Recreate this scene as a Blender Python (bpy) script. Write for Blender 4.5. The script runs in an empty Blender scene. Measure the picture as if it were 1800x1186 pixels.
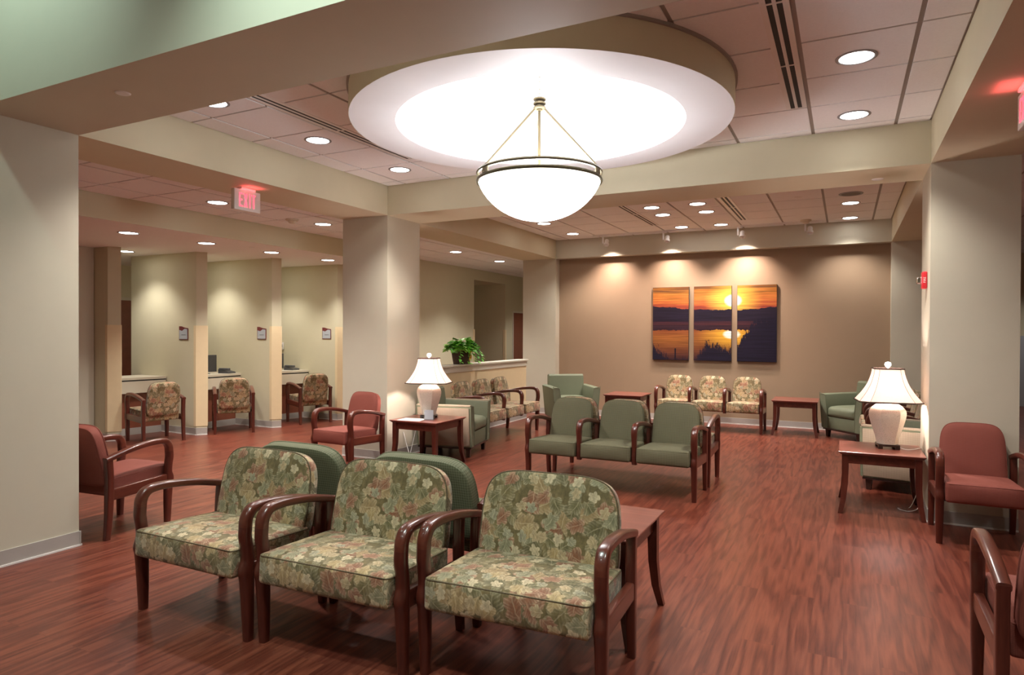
import bpy, bmesh, math, random
from math import sin, cos, pi, radians, atan2, sqrt
from mathutils import Vector, Matrix
random.seed(7)
sc = bpy.context.scene
COL = sc.collection
HB, CE, T = 2.918, 3.263, 0.62          # beam soffit, tile ceiling, tile module
X0, X1, XO, XR = -4.864, 0.612, -5.547, 1.205
YN, YF, Y2, Y2B, Y3, YT = 2.145, 2.775, 6.306, 6.969, 11.40, 11.58
ZC, ZR = 2.96, 2.70                      # corridor and reception ceilings

# ------------------------------------------------------------------ materials
class NT:
    def __init__(s, name):
        s.m = bpy.data.materials.new(name); s.m.use_nodes = True
        s.n = s.m.node_tree.nodes; s.l = s.m.node_tree.links
        s.b = s.n['Principled BSDF']
    def add(s, t, **kw):
        nd = s.n.new(t)
        for k, v in kw.items():
            if k.startswith('i_'):
                nd.inputs[k[2:].replace('_', ' ')].default_value = v
            else: setattr(nd, k, v)
        return nd
    def link(s, a, b): s.l.new(a, b)
    def math(s, op, a, b=None, c=None, clamp=False):
        nd = s.n.new('ShaderNodeMath'); nd.operation = op; nd.use_clamp = clamp
        for i, v in enumerate((a, b, c)):
            if v is None: continue
            if isinstance(v, (int, float)): nd.inputs[i].default_value = v
            else: s.l.new(v, nd.inputs[i])
        return nd.outputs[0]
    def mix(s, f, a, b, mode='MIX'):
        nd = s.n.new('ShaderNodeMix'); nd.data_type = 'RGBA'; nd.blend_type = mode
        for i, v in ((0, f), (6, a), (7, b)):
            if isinstance(v, (int, float)): nd.inputs[i].default_value = v
            elif isinstance(v, tuple): nd.inputs[i].default_value = (*v, 1)[:4]
            else: s.l.new(v, nd.inputs[i])
        return nd.outputs[2]
    def ramp(s, f, stops, interp='LINEAR'):
        nd = s.n.new('ShaderNodeValToRGB'); cr = nd.color_ramp; cr.interpolation = interp
        while len(cr.elements) < len(stops): cr.elements.new(.5)
        for e, (p, c) in zip(cr.elements, stops): e.position = p; e.color = (*c, 1)
        s.l.new(f, nd.inputs[0]); return nd.outputs[0]
    def mapping(s, vec, scale=(1, 1, 1), loc=(0, 0, 0), rot=(0, 0, 0)):
        nd = s.n.new('ShaderNodeMapping'); s.l.new(vec, nd.inputs[0])
        nd.inputs['Scale'].default_value = scale; nd.inputs['Location'].default_value = loc
        nd.inputs['Rotation'].default_value = rot; return nd.outputs[0]
    def noise(s, vec, scale, detail=3, rough=.5):
        nd = s.n.new('ShaderNodeTexNoise'); s.l.new(vec, nd.inputs['Vector'])
        nd.inputs['Scale'].default_value = scale; nd.inputs['Detail'].default_value = detail
        nd.inputs['Roughness'].default_value = rough; return nd
    def bump(s, h, strength=.1, dist=.002):
        nd = s.n.new('ShaderNodeBump'); nd.inputs['Strength'].default_value = strength
        nd.inputs['Distance'].default_value = dist; s.l.new(h, nd.inputs['Height'])
        s.l.new(nd.outputs[0], s.b.inputs['Normal'])
    def base(s, c): s.l.new(c, s.b.inputs['Base Color'])
    def coord(s, k='Object'): return s.add('ShaderNodeTexCoord').outputs[k]
    def pos(s): return s.add('ShaderNodeNewGeometry').outputs['Position']

def plain(name, col, rough=.5, metal=0., spec=.5, coat=0., var=.06, nscale=6., bump=0., bscale=200.):
    t = NT(name); t.b.inputs['Roughness'].default_value = rough; t.b.inputs['Metallic'].default_value = metal
    t.b.inputs['Specular IOR Level'].default_value = spec; t.b.inputs['Coat Weight'].default_value = coat
    t.b.inputs['Coat Roughness'].default_value = .15
    c = t.coord(); n = t.noise(c, nscale, 3)
    t.base(t.mix(n.outputs['Fac'], tuple(max(0, x*(1-var)) for x in col), tuple(min(1, x*(1+var)) for x in col)))
    if bump: t.bump(t.noise(c, bscale, 2).outputs['Fac'], bump, .001)
    return t.m

def emis(name, col, strength, base=(.8, .8, .8)):
    t = NT(name); t.b.inputs['Base Color'].default_value = (*base, 1)
    t.b.inputs['Emission Color'].default_value = (*col, 1); t.b.inputs['Emission Strength'].default_value = strength
    t.b.inputs['Roughness'].default_value = .4
    return t.m

M = {}
M['paint'] = plain('cream_wall_paint', (.545, .51, .40), .6, spec=.3, var=.03, bump=.05, bscale=300)
M['paint_green'] = plain('sage_cream_paint', (.60, .555, .395), .6, spec=.3, var=.03, bump=.05, bscale=300)
M['tan'] = plain('tan_accent_paint', (.31, .215, .138), .6, spec=.3, var=.03, bump=.05, bscale=300)
M['white'] = plain('white_plaster', (.84, .84, .85), .6, spec=.3, var=.02)
M['gyp'] = plain('drywall_ceiling_paint', (.84, .81, .78), .7, spec=.2, var=.02)
M['tile'] = plain('acoustic_tile', (.84, .85, .85), .85, spec=.1, var=.05, nscale=60, bump=.25, bscale=420)
M['grid'] = plain('ceiling_grid_metal', (.30, .27, .24), .5, var=.03)
M['vinyl'] = plain('grey_cove_base', (.40, .37, .335), .45, var=.06)
M['toe'] = plain('cove_toe_highlight', (.75, .72, .68), .4, var=.03)  # highlight along the cove toe, painted as a paler colour
M['guard'] = plain('tan_corner_guard', (.74, .60, .37), .45, var=.04, nscale=12)
M['black'] = plain('black_void', (.01, .01, .01), .6)
M['darkgrey'] = plain('dark_grey_plastic', (.06, .06, .065), .4)
M['midgrey'] = plain('grey_plastic', (.25, .25, .26), .4)
M['whiteplastic'] = plain('white_plastic', (.78, .77, .75), .35, var=.02)
M['red'] = plain('red_plastic', (.55, .02, .03), .3)
M['bronze'] = plain('antique_bronze', (.10, .085, .045), .35, metal=.7)
M['brass'] = plain('pale_brass', (.75, .62, .40), .25, metal=.9)
M['steel'] = plain('brushed_steel', (.6, .6, .6), .3, metal=.9)
M['chrome'] = plain('bright_metal', (.8, .8, .8), .12, metal=1.)
M['laminate'] = plain('cream_laminate', (.62, .56, .44), .4, var=.03)
M['paper'] = plain('white_paper', (.85, .84, .82), .7, var=.01)
M['plaque'] = plain('grey_plaque', (.42, .45, .48), .4, var=.03)
M['maroon'] = plain('maroon_plaque', (.16, .03, .03), .4)
M['trimdark'] = plain('dark_brown_trim', (.055, .032, .022), .7)
M['rod'] = plain('antique_gold_rod', (.10, .076, .036), .5, metal=.2)
M['soil'] = plain('dark_wicker', (.055, .03, .018), .8, var=.6, nscale=70, bump=.8, bscale=90)
M['gold'] = plain('gold_ribbon', (.85, .50, .06), .35, var=.15, nscale=40)
M['door'] = plain('cherry_veneer_door', (.22, .065, .035), .4, coat=.2, var=.2, nscale=8)
M['frame'] = plain('cream_door_frame', (.62, .58, .48), .45, var=.02)
M['canlens'] = emis('downlight_lens', (1., .97, .93), 9.)
M['exitred'] = emis('red_led_letters', (1., .06, .09), 1.5, (.6, .02, .03))
M['bowl'] = emis('frosted_glass_bowl', (1., .97, .93), 6.5)
M['globe'] = emis('frosted_finial', (1., .93, .86), 2.0)

def wood(name, a, b, rough=.28, coat=.5, axis=2, sc_=1.):
    t = NT(name); c = t.coord()
    s = [26*sc_]*3; s[axis] = 2.2*sc_
    n = t.noise(t.mapping(c, tuple(s)), 1.0, 5, .6); n2 = t.noise(c, 3., 2)
    t.base(t.mix(n2.outputs['Fac'], t.ramp(n.outputs['Fac'], [(.3, a), (.7, b)]), a) if False else t.ramp(n.outputs['Fac'], [(.3, a), (.72, b)]))
    t.b.inputs['Roughness'].default_value = rough; t.b.inputs['Coat Weight'].default_value = coat
    t.b.inputs['Coat Roughness'].default_value = .12
    return t.m
M['wood'] = wood('cherry_chair_wood', (.050, .0085, .0055), (.105, .021, .0115))
M['woodh'] = wood('cherry_rail_wood', (.062, .012, .007), (.125, .029, .0155), axis=1)
M['woodtop'] = wood('cherry_table_top', (.14, .036, .024), (.225, .066, .045), rough=.35, coat=.3, axis=0, sc_=.8)
M['walnut'] = wood('dark_stand_wood', (.015, .006, .004), (.035, .014, .009))

def floor_mat():
    t = NT('cherry_plank_floor'); p = t.pos()
    sep = t.add('ShaderNodeSeparateXYZ'); t.link(p, sep.inputs[0]); x, y = sep.outputs[0], sep.outputs[1]
    cmb = t.add('ShaderNodeCombineXYZ'); t.link(y, cmb.inputs[0]); t.link(x, cmb.inputs[1])
    br = t.add('ShaderNodeTexBrick', offset=.37, offset_frequency=2)
    t.link(cmb.outputs[0], br.inputs['Vector'])
    for k, v in (('Scale', 1.), ('Mortar Size', .0012), ('Mortar Smooth', .3), ('Brick Width', 1.15), ('Row Height', .152), ('Bias', 0.)):
        br.inputs[k].default_value = v
    br.inputs['Color1'].default_value = (0, 0, 0, 1); br.inputs['Color2'].default_value = (1, 1, 1, 1); br.inputs['Mortar'].default_value = (.5, .5, .5, 1)
    rnd = br.outputs['Color']
    # shift the grain of every plank
    off = t.add('ShaderNodeVectorMath', operation='MULTIPLY'); t.link(rnd, off.inputs[0]); off.inputs[1].default_value = (7.3, 11.7, 0)
    ad = t.add('ShaderNodeVectorMath', operation='ADD'); t.link(p, ad.inputs[0]); t.link(off.outputs[0], ad.inputs[1])
    q = ad.outputs[0]
    fine = t.noise(t.mapping(q, (64, 2.6, 1)), 1., 6, .72).outputs['Fac']
    broad = t.noise(t.mapping(q, (9, .75, 1)), 1., 2, .5).outputs['Fac']
    rings = t.math('SINE', t.math('MULTIPLY', broad, 34.))
    rings = t.math('MULTIPLY_ADD', rings, .5, .5)
    g = t.math('ADD', t.math('MULTIPLY', fine, .76), t.math('MULTIPLY', rings, .24))
    col = t.ramp(g, [(.28, (.072, .015, .009)), (.5, (.142, .035, .020)), (.72, (.205, .056, .031))])
    tint = t.mix(rnd, (.93, .92, .95), (1.06, 1.04, 1.0))
    col = t.mix(1., col, tint, 'MULTIPLY')
    col = t.mix(t.math('MULTIPLY', br.outputs['Fac'], .3), col, (.06, .016, .012))
    t.base(col)
    r = t.noise(t.mapping(p, (3, 3, 3)), 1., 3).outputs['Fac']
    t.link(t.math('MULTIPLY_ADD', r, .06, .288), t.b.inputs['Roughness'])
    t.b.inputs['Specular IOR Level'].default_value = .38
    return t.m
M['floor'] = floor_mat()

def leaf_fabric():
    t = NT('leaf_print_fabric'); uv = t.coord('UV')
    wob = t.noise(uv, 22., 2)
    vm = t.add('ShaderNodeVectorMath', operation='MULTIPLY_ADD'); t.link(wob.outputs['Color'], vm.inputs[0])
    vm.inputs[1].default_value = (.022, .022, 0); t.link(uv, vm.inputs[2])
    base = t.ramp(t.noise(uv, 16., 4, .65).outputs['Fac'], [(.30, (.080, .066, .030)), (.5, (.125, .102, .048)), (.7, (.18, .14, .075))])
    col = base
    for scale, seed, pal, kk, gate in (
        (9.5, 3.1, [(0, (.215, .088, .048)), (.25, (.155, .130, .058)), (.5, (.285, .205, .105)), (.75, (.105, .096, .042))], .64, .98),
        (11.5, 17.7, [(0, (.205, .205, .13)), (.3, (.35, .265, .135)), (.55, (.235, .10, .058)), (.8, (.135, .125, .06))], .56, .80),
        (14., 41.3, [(0, (.46, .40, .28)), (.4, (.25, .25, .18)), (.7, (.37, .295, .18))], .44, .42)):
        v = t.mapping(vm.outputs[0], (scale, scale, 1), (seed, seed*.7, 0))
        vo = t.add('ShaderNodeTexVoronoi', voronoi_dimensions='2D', feature='F1'); t.link(v, vo.inputs['Vector']); vo.inputs['Scale'].default_value = 1.; vo.inputs['Randomness'].default_value = .85
        sub = t.add('ShaderNodeVectorMath', operation='SUBTRACT'); t.link(v, sub.inputs[0]); t.link(vo.outputs['Position'], sub.inputs[1])
        cs = t.add('ShaderNodeSeparateColor'); t.link(vo.outputs['Color'], cs.inputs[0])
        rot = t.add('ShaderNodeVectorRotate', rotation_type='Z_AXIS'); t.link(sub.outputs[0], rot.inputs['Vector'])
        t.link(t.math('MULTIPLY', cs.outputs[0], 6.283), rot.inputs['Angle'])
        s3 = t.add('ShaderNodeSeparateXYZ'); t.link(rot.outputs[0], s3.inputs[0]); lx, ly = s3.outputs[0], s3.outputs[1]
        th = t.math('ARCTAN2', ly, lx)
        rad = t.math('SQRT', t.math('ADD', t.math('MULTIPLY', t.math('MULTIPLY', lx, lx), 1.7), t.math('MULTIPLY', ly, ly)))
        lobe = t.math('ABSOLUTE', t.math('COSINE', t.math('MULTIPLY', th, 2.5)))
        r0 = t.math('MULTIPLY_ADD', lobe, kk*.42, kk*.72)
        mask = t.math('MULTIPLY', t.math('SUBTRACT', r0, rad), 14., clamp=True)
        mask = t.math('MULTIPLY', mask, t.math('LESS_THAN', cs.outputs[1], gate))
        ch = t.math('ADD', t.math('MULTIPLY', ly, 40.), t.math('MULTIPLY', t.math('ABSOLUTE', lx), -30.))
        vein = t.math('POWER', t.math('MULTIPLY_ADD', t.math('SINE', ch), .5, .5), 2.2)
        mid = t.math('SUBTRACT', 1., t.math('MULTIPLY', t.math('ABSOLUTE', lx), 24.), clamp=True)
        tip = t.math('MULTIPLY', t.math('DIVIDE', rad, kk), .75, clamp=True)
        hi = t.math('MULTIPLY', t.math('MAXIMUM', t.math('MULTIPLY', t.math('MULTIPLY_ADD', vein, .6, .4), t.math('POWER', tip, 1.6)), t.math('MULTIPLY', mid, .45)), .85)
        pc = t.ramp(cs.outputs[2], pal, 'CONSTANT')
        pc2 = t.mix(hi, t.mix(.22, pc, (.02, .015, .005)), t.mix(.6, pc, (.80, .72, .55)))
        col = t.mix(mask, col, pc2)
    brush = t.noise(t.mapping(vm.outputs[0], (60, 26, 1), rot=(0, 0, .6)), 1., 4, .7).outputs['Fac']
    col = t.mix(1., col, t.ramp(brush, [(.3, (.76, .67, .59)), (.7, (1.50, 1.31, 1.15))]), 'MULTIPLY')
    t.base(col); t.b.inputs['Roughness'].default_value = .7; t.b.inputs['Specular IOR Level'].default_value = .25
    t.b.inputs['Sheen Weight'].default_value = .15
    t.bump(t.noise(uv, 900., 1).outputs['Fac'], .15, .0008)
    return t.m
M['leaf'] = leaf_fabric()

def woven(name, a, b, scale=110., rough=.75, amt=1.):
    t = NT(name); uv = t.coord('UV')
    s = t.add('ShaderNodeSeparateXYZ'); t.link(t.mapping(uv, (scale, scale, 1), rot=(0, 0, radians(45))), s.inputs[0])
    k = t.math('MULTIPLY', t.math('SINE', s.outputs[0]), t.math('SINE', s.outputs[1]))
    k = t.math('MULTIPLY_ADD', k, .9*amt, .5, clamp=True)
    n = t.noise(uv, 9., 3).outputs['Fac']
    c = t.mix(k, a, b); t.base(t.mix(.25, c, t.mix(n, a, b)))
    t.b.inputs['Roughness'].default_value = rough; t.b.inputs['Specular IOR Level'].default_value = .25
    t.bump(k, .25, .001)
    return t.m
M['green'] = woven('green_dotted_fabric', (.080, .077, .042), (.155, .148, .088), 300.)
M['greenv'] = woven('sage_green_upholstery', (.135, .150, .095), (.165, .182, .118), 500., .55)
M['rust'] = woven('rust_red_fabric', (.172, .045, .032), (.215, .060, .042), 600.)
M['dots'] = woven('beige_dotted_upholstery', (.23, .18, .12), (.42, .345, .255), 330.)
M['leafdark'] = woven('olive_piping_cord', (.085, .058, .030), (.13, .092, .052), 300.)

def shade_mat():
    t = NT('cream_lampshade_fabric'); nt = t.m.node_tree
    d = t.add('ShaderNodeBsdfDiffuse'); d.inputs[0].default_value = (.80, .68, .62, 1)
    tr = t.add('ShaderNodeBsdfTranslucent'); tr.inputs[0].default_value = (.92, .80, .74, 1)
    n = t.noise(t.coord(), 60., 2).outputs['Fac']
    t.link(t.ramp(n, [(.3, (.90, .78, .72)), (.7, (.95, .84, .78))]), tr.inputs[0])
    mx = t.add('ShaderNodeMixShader'); mx.inputs[0].default_value = .6
    t.link(d.outputs[0], mx.inputs[1]); t.link(tr.outputs[0], mx.inputs[2])
    t.link(mx.outputs[0], t.n['Material Output'].inputs[0]); t.n.remove(t.b)
    return t.m
M['shade'] = shade_mat()
def crackle():
    t = NT('ivory_crackle_glaze'); c = t.coord()
    v = t.add('ShaderNodeTexVoronoi', feature='DISTANCE_TO_EDGE'); t.link(c, v.inputs['Vector']); v.inputs['Scale'].default_value = 90.
    k = t.math('MULTIPLY', v.outputs['Distance'], 14., clamp=True)
    n = t.noise(c, 14., 3).outputs['Fac']
    t.base(t.mix(k, (.40, .34, .27), t.mix(n, (.58, .51, .42), (.68, .61, .52))))
    t.b.inputs['Roughness'].default_value = .3; t.b.inputs['Coat Weight'].default_value = .3
    return t.m
M['crackle'] = crackle()
def leafgreen():
    t = NT('glossy_pothos_leaf'); c = t.coord()
    n = t.noise(c, 9., 3).outputs['Fac']
    t.base(t.ramp(n, [(.3, (.035, .24, .015)), (.5, (.13, .50, .035)), (.7, (.42, .72, .12))]))
    t.b.inputs['Roughness'].default_value = .35
    return t.m
M['pothos'] = leafgreen()
def acrylic():
    t = NT('clear_acrylic'); t.b.inputs['Base Color'].default_value = (.95, .97, 1, 1)
    t.b.inputs['Transmission Weight'].default_value = .85; t.b.inputs['Roughness'].default_value = .08; t.b.inputs['IOR'].default_value = 1.3
    return t.m
M['acrylic'] = acrylic()

# sunset print: u across the three panels in metres, v up
AX0, AX1, AZ0, AZ1 = -3.05, -1.00, 1.06, 2.335
def sunset():
    t = NT('sunset_lake_print'); p = t.pos(); s = t.add('ShaderNodeSeparateXYZ'); t.link(p, s.inputs[0])
    u = t.math('DIVIDE', t.math('SUBTRACT', s.outputs[0], AX0), AX1-AX0)
    v = t.math('DIVIDE', t.math('SUBTRACT', s.outputs[2], AZ0), AZ1-AZ0)
    cm = t.add('ShaderNodeCombineXYZ'); t.link(u, cm.inputs[0]); t.link(v, cm.inputs[1]); q = cm.outputs[0]
    streak = t.noise(t.mapping(q, (2.2, 26, 1)), 1., 4, .6).outputs['Fac']
    def sun(cu, cv, sx, sy):
        a = t.math('MULTIPLY', t.math('SUBTRACT', u, cu), sx); b = t.math('MULTIPLY', t.math('SUBTRACT', v, cv), sy)
        return t.math('SQRT', t.math('ADD', t.math('MULTIPLY', a, a), t.math('MULTIPLY', b, b)))
    # sky
    skyv = t.math('ADD', v, t.math('MULTIPLY_ADD', streak, .42, -.21))
    sky = t.ramp(skyv, [(.66, (.16, .025, .025)), (.74, (.38, .075, .03)), (.84, (.52, .17, .035)), (.93, (.30, .12, .02)), (1., (.14, .055, .02))])
    d1 = sun(.665, .80, 1.0, .85)
    gl = t.math('SUBTRACT', 1., t.math('DIVIDE', d1, .24), clamp=True)
    sky = t.mix(t.math('POWER', gl, 1.3), sky, (1., .72, .10))
    sky = t.mix(t.math('MULTIPLY', t.math('SUBTRACT', .075, d1), 40., clamp=True), sky, (1., .98, .86))
    # water
    d2 = sun(.655, .355, 1.0, 1.15)
    wv = t.math('ADD', v, t.math('MULTIPLY_ADD', streak, .12, -.06))
    wat = t.ramp(wv, [(.0, (.035, .012, .02)), (.14, (.16, .05, .02)), (.30, (.30, .11, .025)), (.40, (.26, .075, .025)), (.46, (.14, .035, .03)), (.54, (.03, .012, .025))])
    g2 = t.math('SUBTRACT', 1., t.math('DIVIDE', d2, .30), clamp=True)
    wat = t.mix(t.math('MULTIPLY', t.math('POWER', g2, 1.4), t.math('LESS_THAN', v, .44)), wat, (1., .55, .05))
    wat = t.mix(t.math('MULTIPLY', t.math('SUBTRACT', .075, d2), 40., clamp=True), wat, (1., .98, .86))
    # tree line and its mirror
    n1 = t.noise(t.mapping(q, (9, .2, 1)), 1., 6, .65).outputs['Fac']
    top = t.math('ADD', t.math('MULTIPLY_ADD', n1, .10, .63), t.math('MULTIPLY', t.math('POWER', t.math('ABSOLUTE', t.math('SUBTRACT', u, .62)), 2.), .18))
    tr = t.math('MULTIPLY', t.math('LESS_THAN', v, top), t.math('GREATER_THAN', v, .53))
    n2 = t.noise(t.mapping(q, (16, .2, 1)), 1., 5, .7).outputs['Fac']
    mr = t.math('MULTIPLY', t.math('LESS_THAN', v, .535), t.math('GREATER_THAN', v, t.math('MULTIPLY_ADD', n2, .10, .36)))
    mr = t.math('MULTIPLY', mr, t.math('SUBTRACT', 1., t.math('MULTIPLY', t.math('GREATER_THAN', v, .48), .55)))
    col = t.mix(t.math('LESS_THAN', v, .53), sky, wat)
    col = t.mix(mr, col, (.035, .014, .022)); col = t.mix(tr, col, (.016, .010, .022))
    # bushes in front
    n3 = t.noise(t.mapping(q, (44, 7, 1)), 1., 9, .85).outputs['Fac']
    hump = t.ramp(u, [(.0, (.23, 0, 0)), (.07, (.12, 0, 0)), (.16, (.01, 0, 0)), (.36, (.02, 0, 0)), (.46, (.27, 0, 0)), (.56, (.2, 0, 0)), (.68, (.17, 0, 0)), (.76, (.40, 0, 0)), (.86, (.56, 0, 0)), (1., (.60, 0, 0))])
    hs = t.add('ShaderNodeSeparateColor'); t.link(hump, hs.inputs[0])
    bt = t.math('ADD', hs.outputs[0], t.math('MULTIPLY_ADD', n3, .8, -.42))
    col = t.mix(t.math('LESS_THAN', v, bt), col, (.012, .008, .022))
    post = t.math('MULTIPLY', t.math('LESS_THAN', t.math('ABSOLUTE', t.math('SUBTRACT', u, .195)), .006), t.math('LESS_THAN', v, .16))
    col = t.mix(post, col, (.01, .006, .015))
    lines_ = t.noise(t.mapping(q, (3, 75, 1)), 1., 3, .6).outputs['Fac']
    col = t.mix(1., col, t.ramp(lines_, [(.35, (.55, .52, .50)), (.62, (1., 1., 1.))]), 'MULTIPLY')
    t.base(col); t.b.inputs['Roughness'].default_value = .55; t.b.inputs['Specular IOR Level'].default_value = .2
    return t.m
M['sunset'] = sunset()
M['canvas'] = plain('dark_canvas_edge', (.03, .018, .015), .7)

# ------------------------------------------------------------------ mesh helpers
def boxuv(me):
    uvl = me.uv_layers.new(name='UVMap')
    for p in me.polygons:
        n = p.normal; ax = max(range(3), key=lambda i: abs(n[i])+(.02 if i == 2 else 0))
        for li in p.loop_indices:
            c = me.vertices[me.loops[li].vertex_index].co
            uvl.data[li].uv = (c.x, c.y+.31) if ax == 2 else ((c.x, c.z) if ax == 1 else (c.y+.77, c.z))

def mk(name, bm, mat, parent=None, smooth=35, loc=None, rot=None):
    bmesh.ops.recalc_face_normals(bm, faces=bm.faces)
    me = bpy.data.meshes.new(name); bm.to_mesh(me); bm.free()
    if smooth:
        for p in me.polygons: p.use_smooth = True
        me.set_sharp_from_angle(angle=radians(smooth))
    boxuv(me)
    for m in (mat if isinstance(mat, (list, tuple)) else [mat]): me.materials.append(m)
    o = bpy.data.objects.new(name, me); COL.objects.link(o)
    if parent: o.parent = parent
    if loc is not None: o.location = loc
    if rot is not None: o.rotation_euler = rot
    return o
def inst(o, parent, loc=None, name=None, rot=None, scale=None):
    c = o.copy(); COL.objects.link(c); c.parent = parent
    if loc is not None: c.location = loc
    if rot is not None: c.rotation_euler = rot
    if scale is not None: c.scale = scale
    return c
def thing(name, label, cat, loc=(0, 0, 0), rz=0., group=None):
    o = bpy.data.objects.new(name, None); COL.objects.link(o); o.empty_display_size = .1
    o.location = loc; o.rotation_euler = (0, 0, rz); tag(o, label, cat, group); return o
def tag(o, label, cat, group=None):
    o['label'] = label; o['category'] = cat
    if group: o['group'] = group
    return o
def struct(o, label=None):
    o['kind'] = 'structure'
    if label: o['label'] = label
    return o
def dup(root, loc, rz, label, group=None):
    r = root.copy(); COL.objects.link(r); r.location = loc; r.rotation_euler = (0, 0, rz); r['label'] = label
    if group: r['group'] = group
    for ch in list(root.children):
        c = ch.copy(); COL.objects.link(c); c.parent = r
        for g in ch.children:
            d = g.copy(); COL.objects.link(d); d.parent = c
    return r
def B(): return bmesh.new()
def box(bm, x0, x1, y0, y1, z0, z1, mi=0, bev=0.):
    vs = [bm.verts.new((x, y, z)) for z in (z0, z1) for y in (y0, y1) for x in (x0, x1)]
    fs = [bm.faces.new([vs[i] for i in f]) for f in ((0, 2, 3, 1), (4, 5, 7, 6), (0, 1, 5, 4), (2, 6, 7, 3), (0, 4, 6, 2), (1, 3, 7, 5))]
    for f in fs: f.material_index = mi
    if bev:
        es = list({e for f in fs for e in f.edges})
        bmesh.ops.bevel(bm, geom=es, offset=bev, segments=2, affect='EDGES', profile=.5)
    return vs
def prism(bm, poly, z0, z1):
    a = [bm.verts.new((x, y, z0)) for x, y in poly]; b = [bm.verts.new((x, y, z1)) for x, y in poly]
    n = len(poly); bm.faces.new(a[::-1]); bm.faces.new(b)
    for i in range(n): bm.faces.new((a[i], a[(i+1) % n], b[(i+1) % n], b[i]))
def loft(bm, rings, cap=True, closed=False):
    R = [[bm.verts.new(p) for p in r] for r in rings]; n = len(R[0])
    m = len(R)
    for k in range(m if closed else m-1):
        a, b = R[k], R[(k+1) % m]
        for i in range(n): bm.faces.new((a[i], a[(i+1) % n], b[(i+1) % n], b[i]))
    if cap and not closed: bm.faces.new(R[0][::-1]); bm.faces.new(R[-1])
def rrect(w, h, k=3.4, n=16):
    out = []
    for i in range(n):
        a = 2*pi*(i+.5)/n; c, s = cos(a), sin(a)
        out.append((w/2*math.copysign(abs(c)**(2/k), c), h/2*math.copysign(abs(s)**(2/k), s)))
    return out
def smooth_path(pts, n=5):
    """Catmull-Rom through (.., ..) tuples of any length"""
    out = []; P = [pts[0]]+list(pts)+[pts[-1]]
    for i in range(1, len(P)-2):
        for j in range(n):
            t = j/n; a, b, c, d = P[i-1], P[i], P[i+1], P[i+2]
            out.append(tuple(.5*((2*q)+(-p+r)*t+(2*p-5*q+4*r-s)*t*t+(-p+3*q-3*r+s)*t**3) for p, q, r, s in zip(a, b, c, d)))
    out.append(tuple(pts[-1])); return out
def sweep_yz(bm, pts, k=3.4, n=16, x=0., sm=5):
    """pts: (y, z, width_x, thickness) swept in the y-z plane"""
    P = smooth_path(pts, sm) if sm else pts; rings = []
    for i, (y, z, w, th) in enumerate(P):
        a = P[max(i-1, 0)]; b = P[min(i+1, len(P)-1)]
        t = Vector((0, b[0]-a[0], b[1]-a[1])).normalized(); nn = Vector((0, -t.z, t.y))
        rings.append([Vector((x+u, y, z))+nn*v for u, v in rrect(w, th, k, n)])
    loft(bm, rings)
def tube(bm, pts, r, n=8, closed=False, sm=0):
    P = [Vector(p) for p in (smooth_path(pts, sm) if sm else pts)]; rings = []; m = len(P)
    up = Vector((0, 0, 1)); prev = None
    for i in range(m):
        a = P[(i-1) % m] if closed else P[max(i-1, 0)]; b = P[(i+1) % m] if closed else P[min(i+1, m-1)]
        t = (b-a).normalized()
        if prev is None: prev = t.orthogonal().normalized()
        u = (prev-t*prev.dot(t)).normalized(); prev = u; v = t.cross(u)
        rings.append([P[i]+(u*cos(2*pi*j/n)+v*sin(2*pi*j/n))*r for j in range(n)])
    loft(bm, rings, closed=closed)
def lathe(bm, prof, n=32, c=(0, 0), a0=0., closed=False):
    """prof: (r, z); r==0 ends closed as points"""
    rings = []
    for r, z in prof:
        if r < 1e-6: rings.append([bm.verts.new((c[0], c[1], z))])
        else: rings.append([bm.verts.new((c[0]+r*cos(a0+2*pi*i/n), c[1]+r*sin(a0+2*pi*i/n), z)) for i in range(n)])
    seq = list(zip(rings, rings[1:])) + ([(rings[-1], rings[0])] if closed else [])
    for a, b in seq:
        for i in range(n):
            j = (i+1) % n
            if len(a) == 1 and len(b) == 1: continue
            if len(a) == 1: bm.faces.new((a[0], b[i], b[j]))
            elif len(b) == 1: bm.faces.new((a[i], b[0], a[j]))
            else: bm.faces.new((a[i], b[i], b[j], a[j]))
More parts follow.
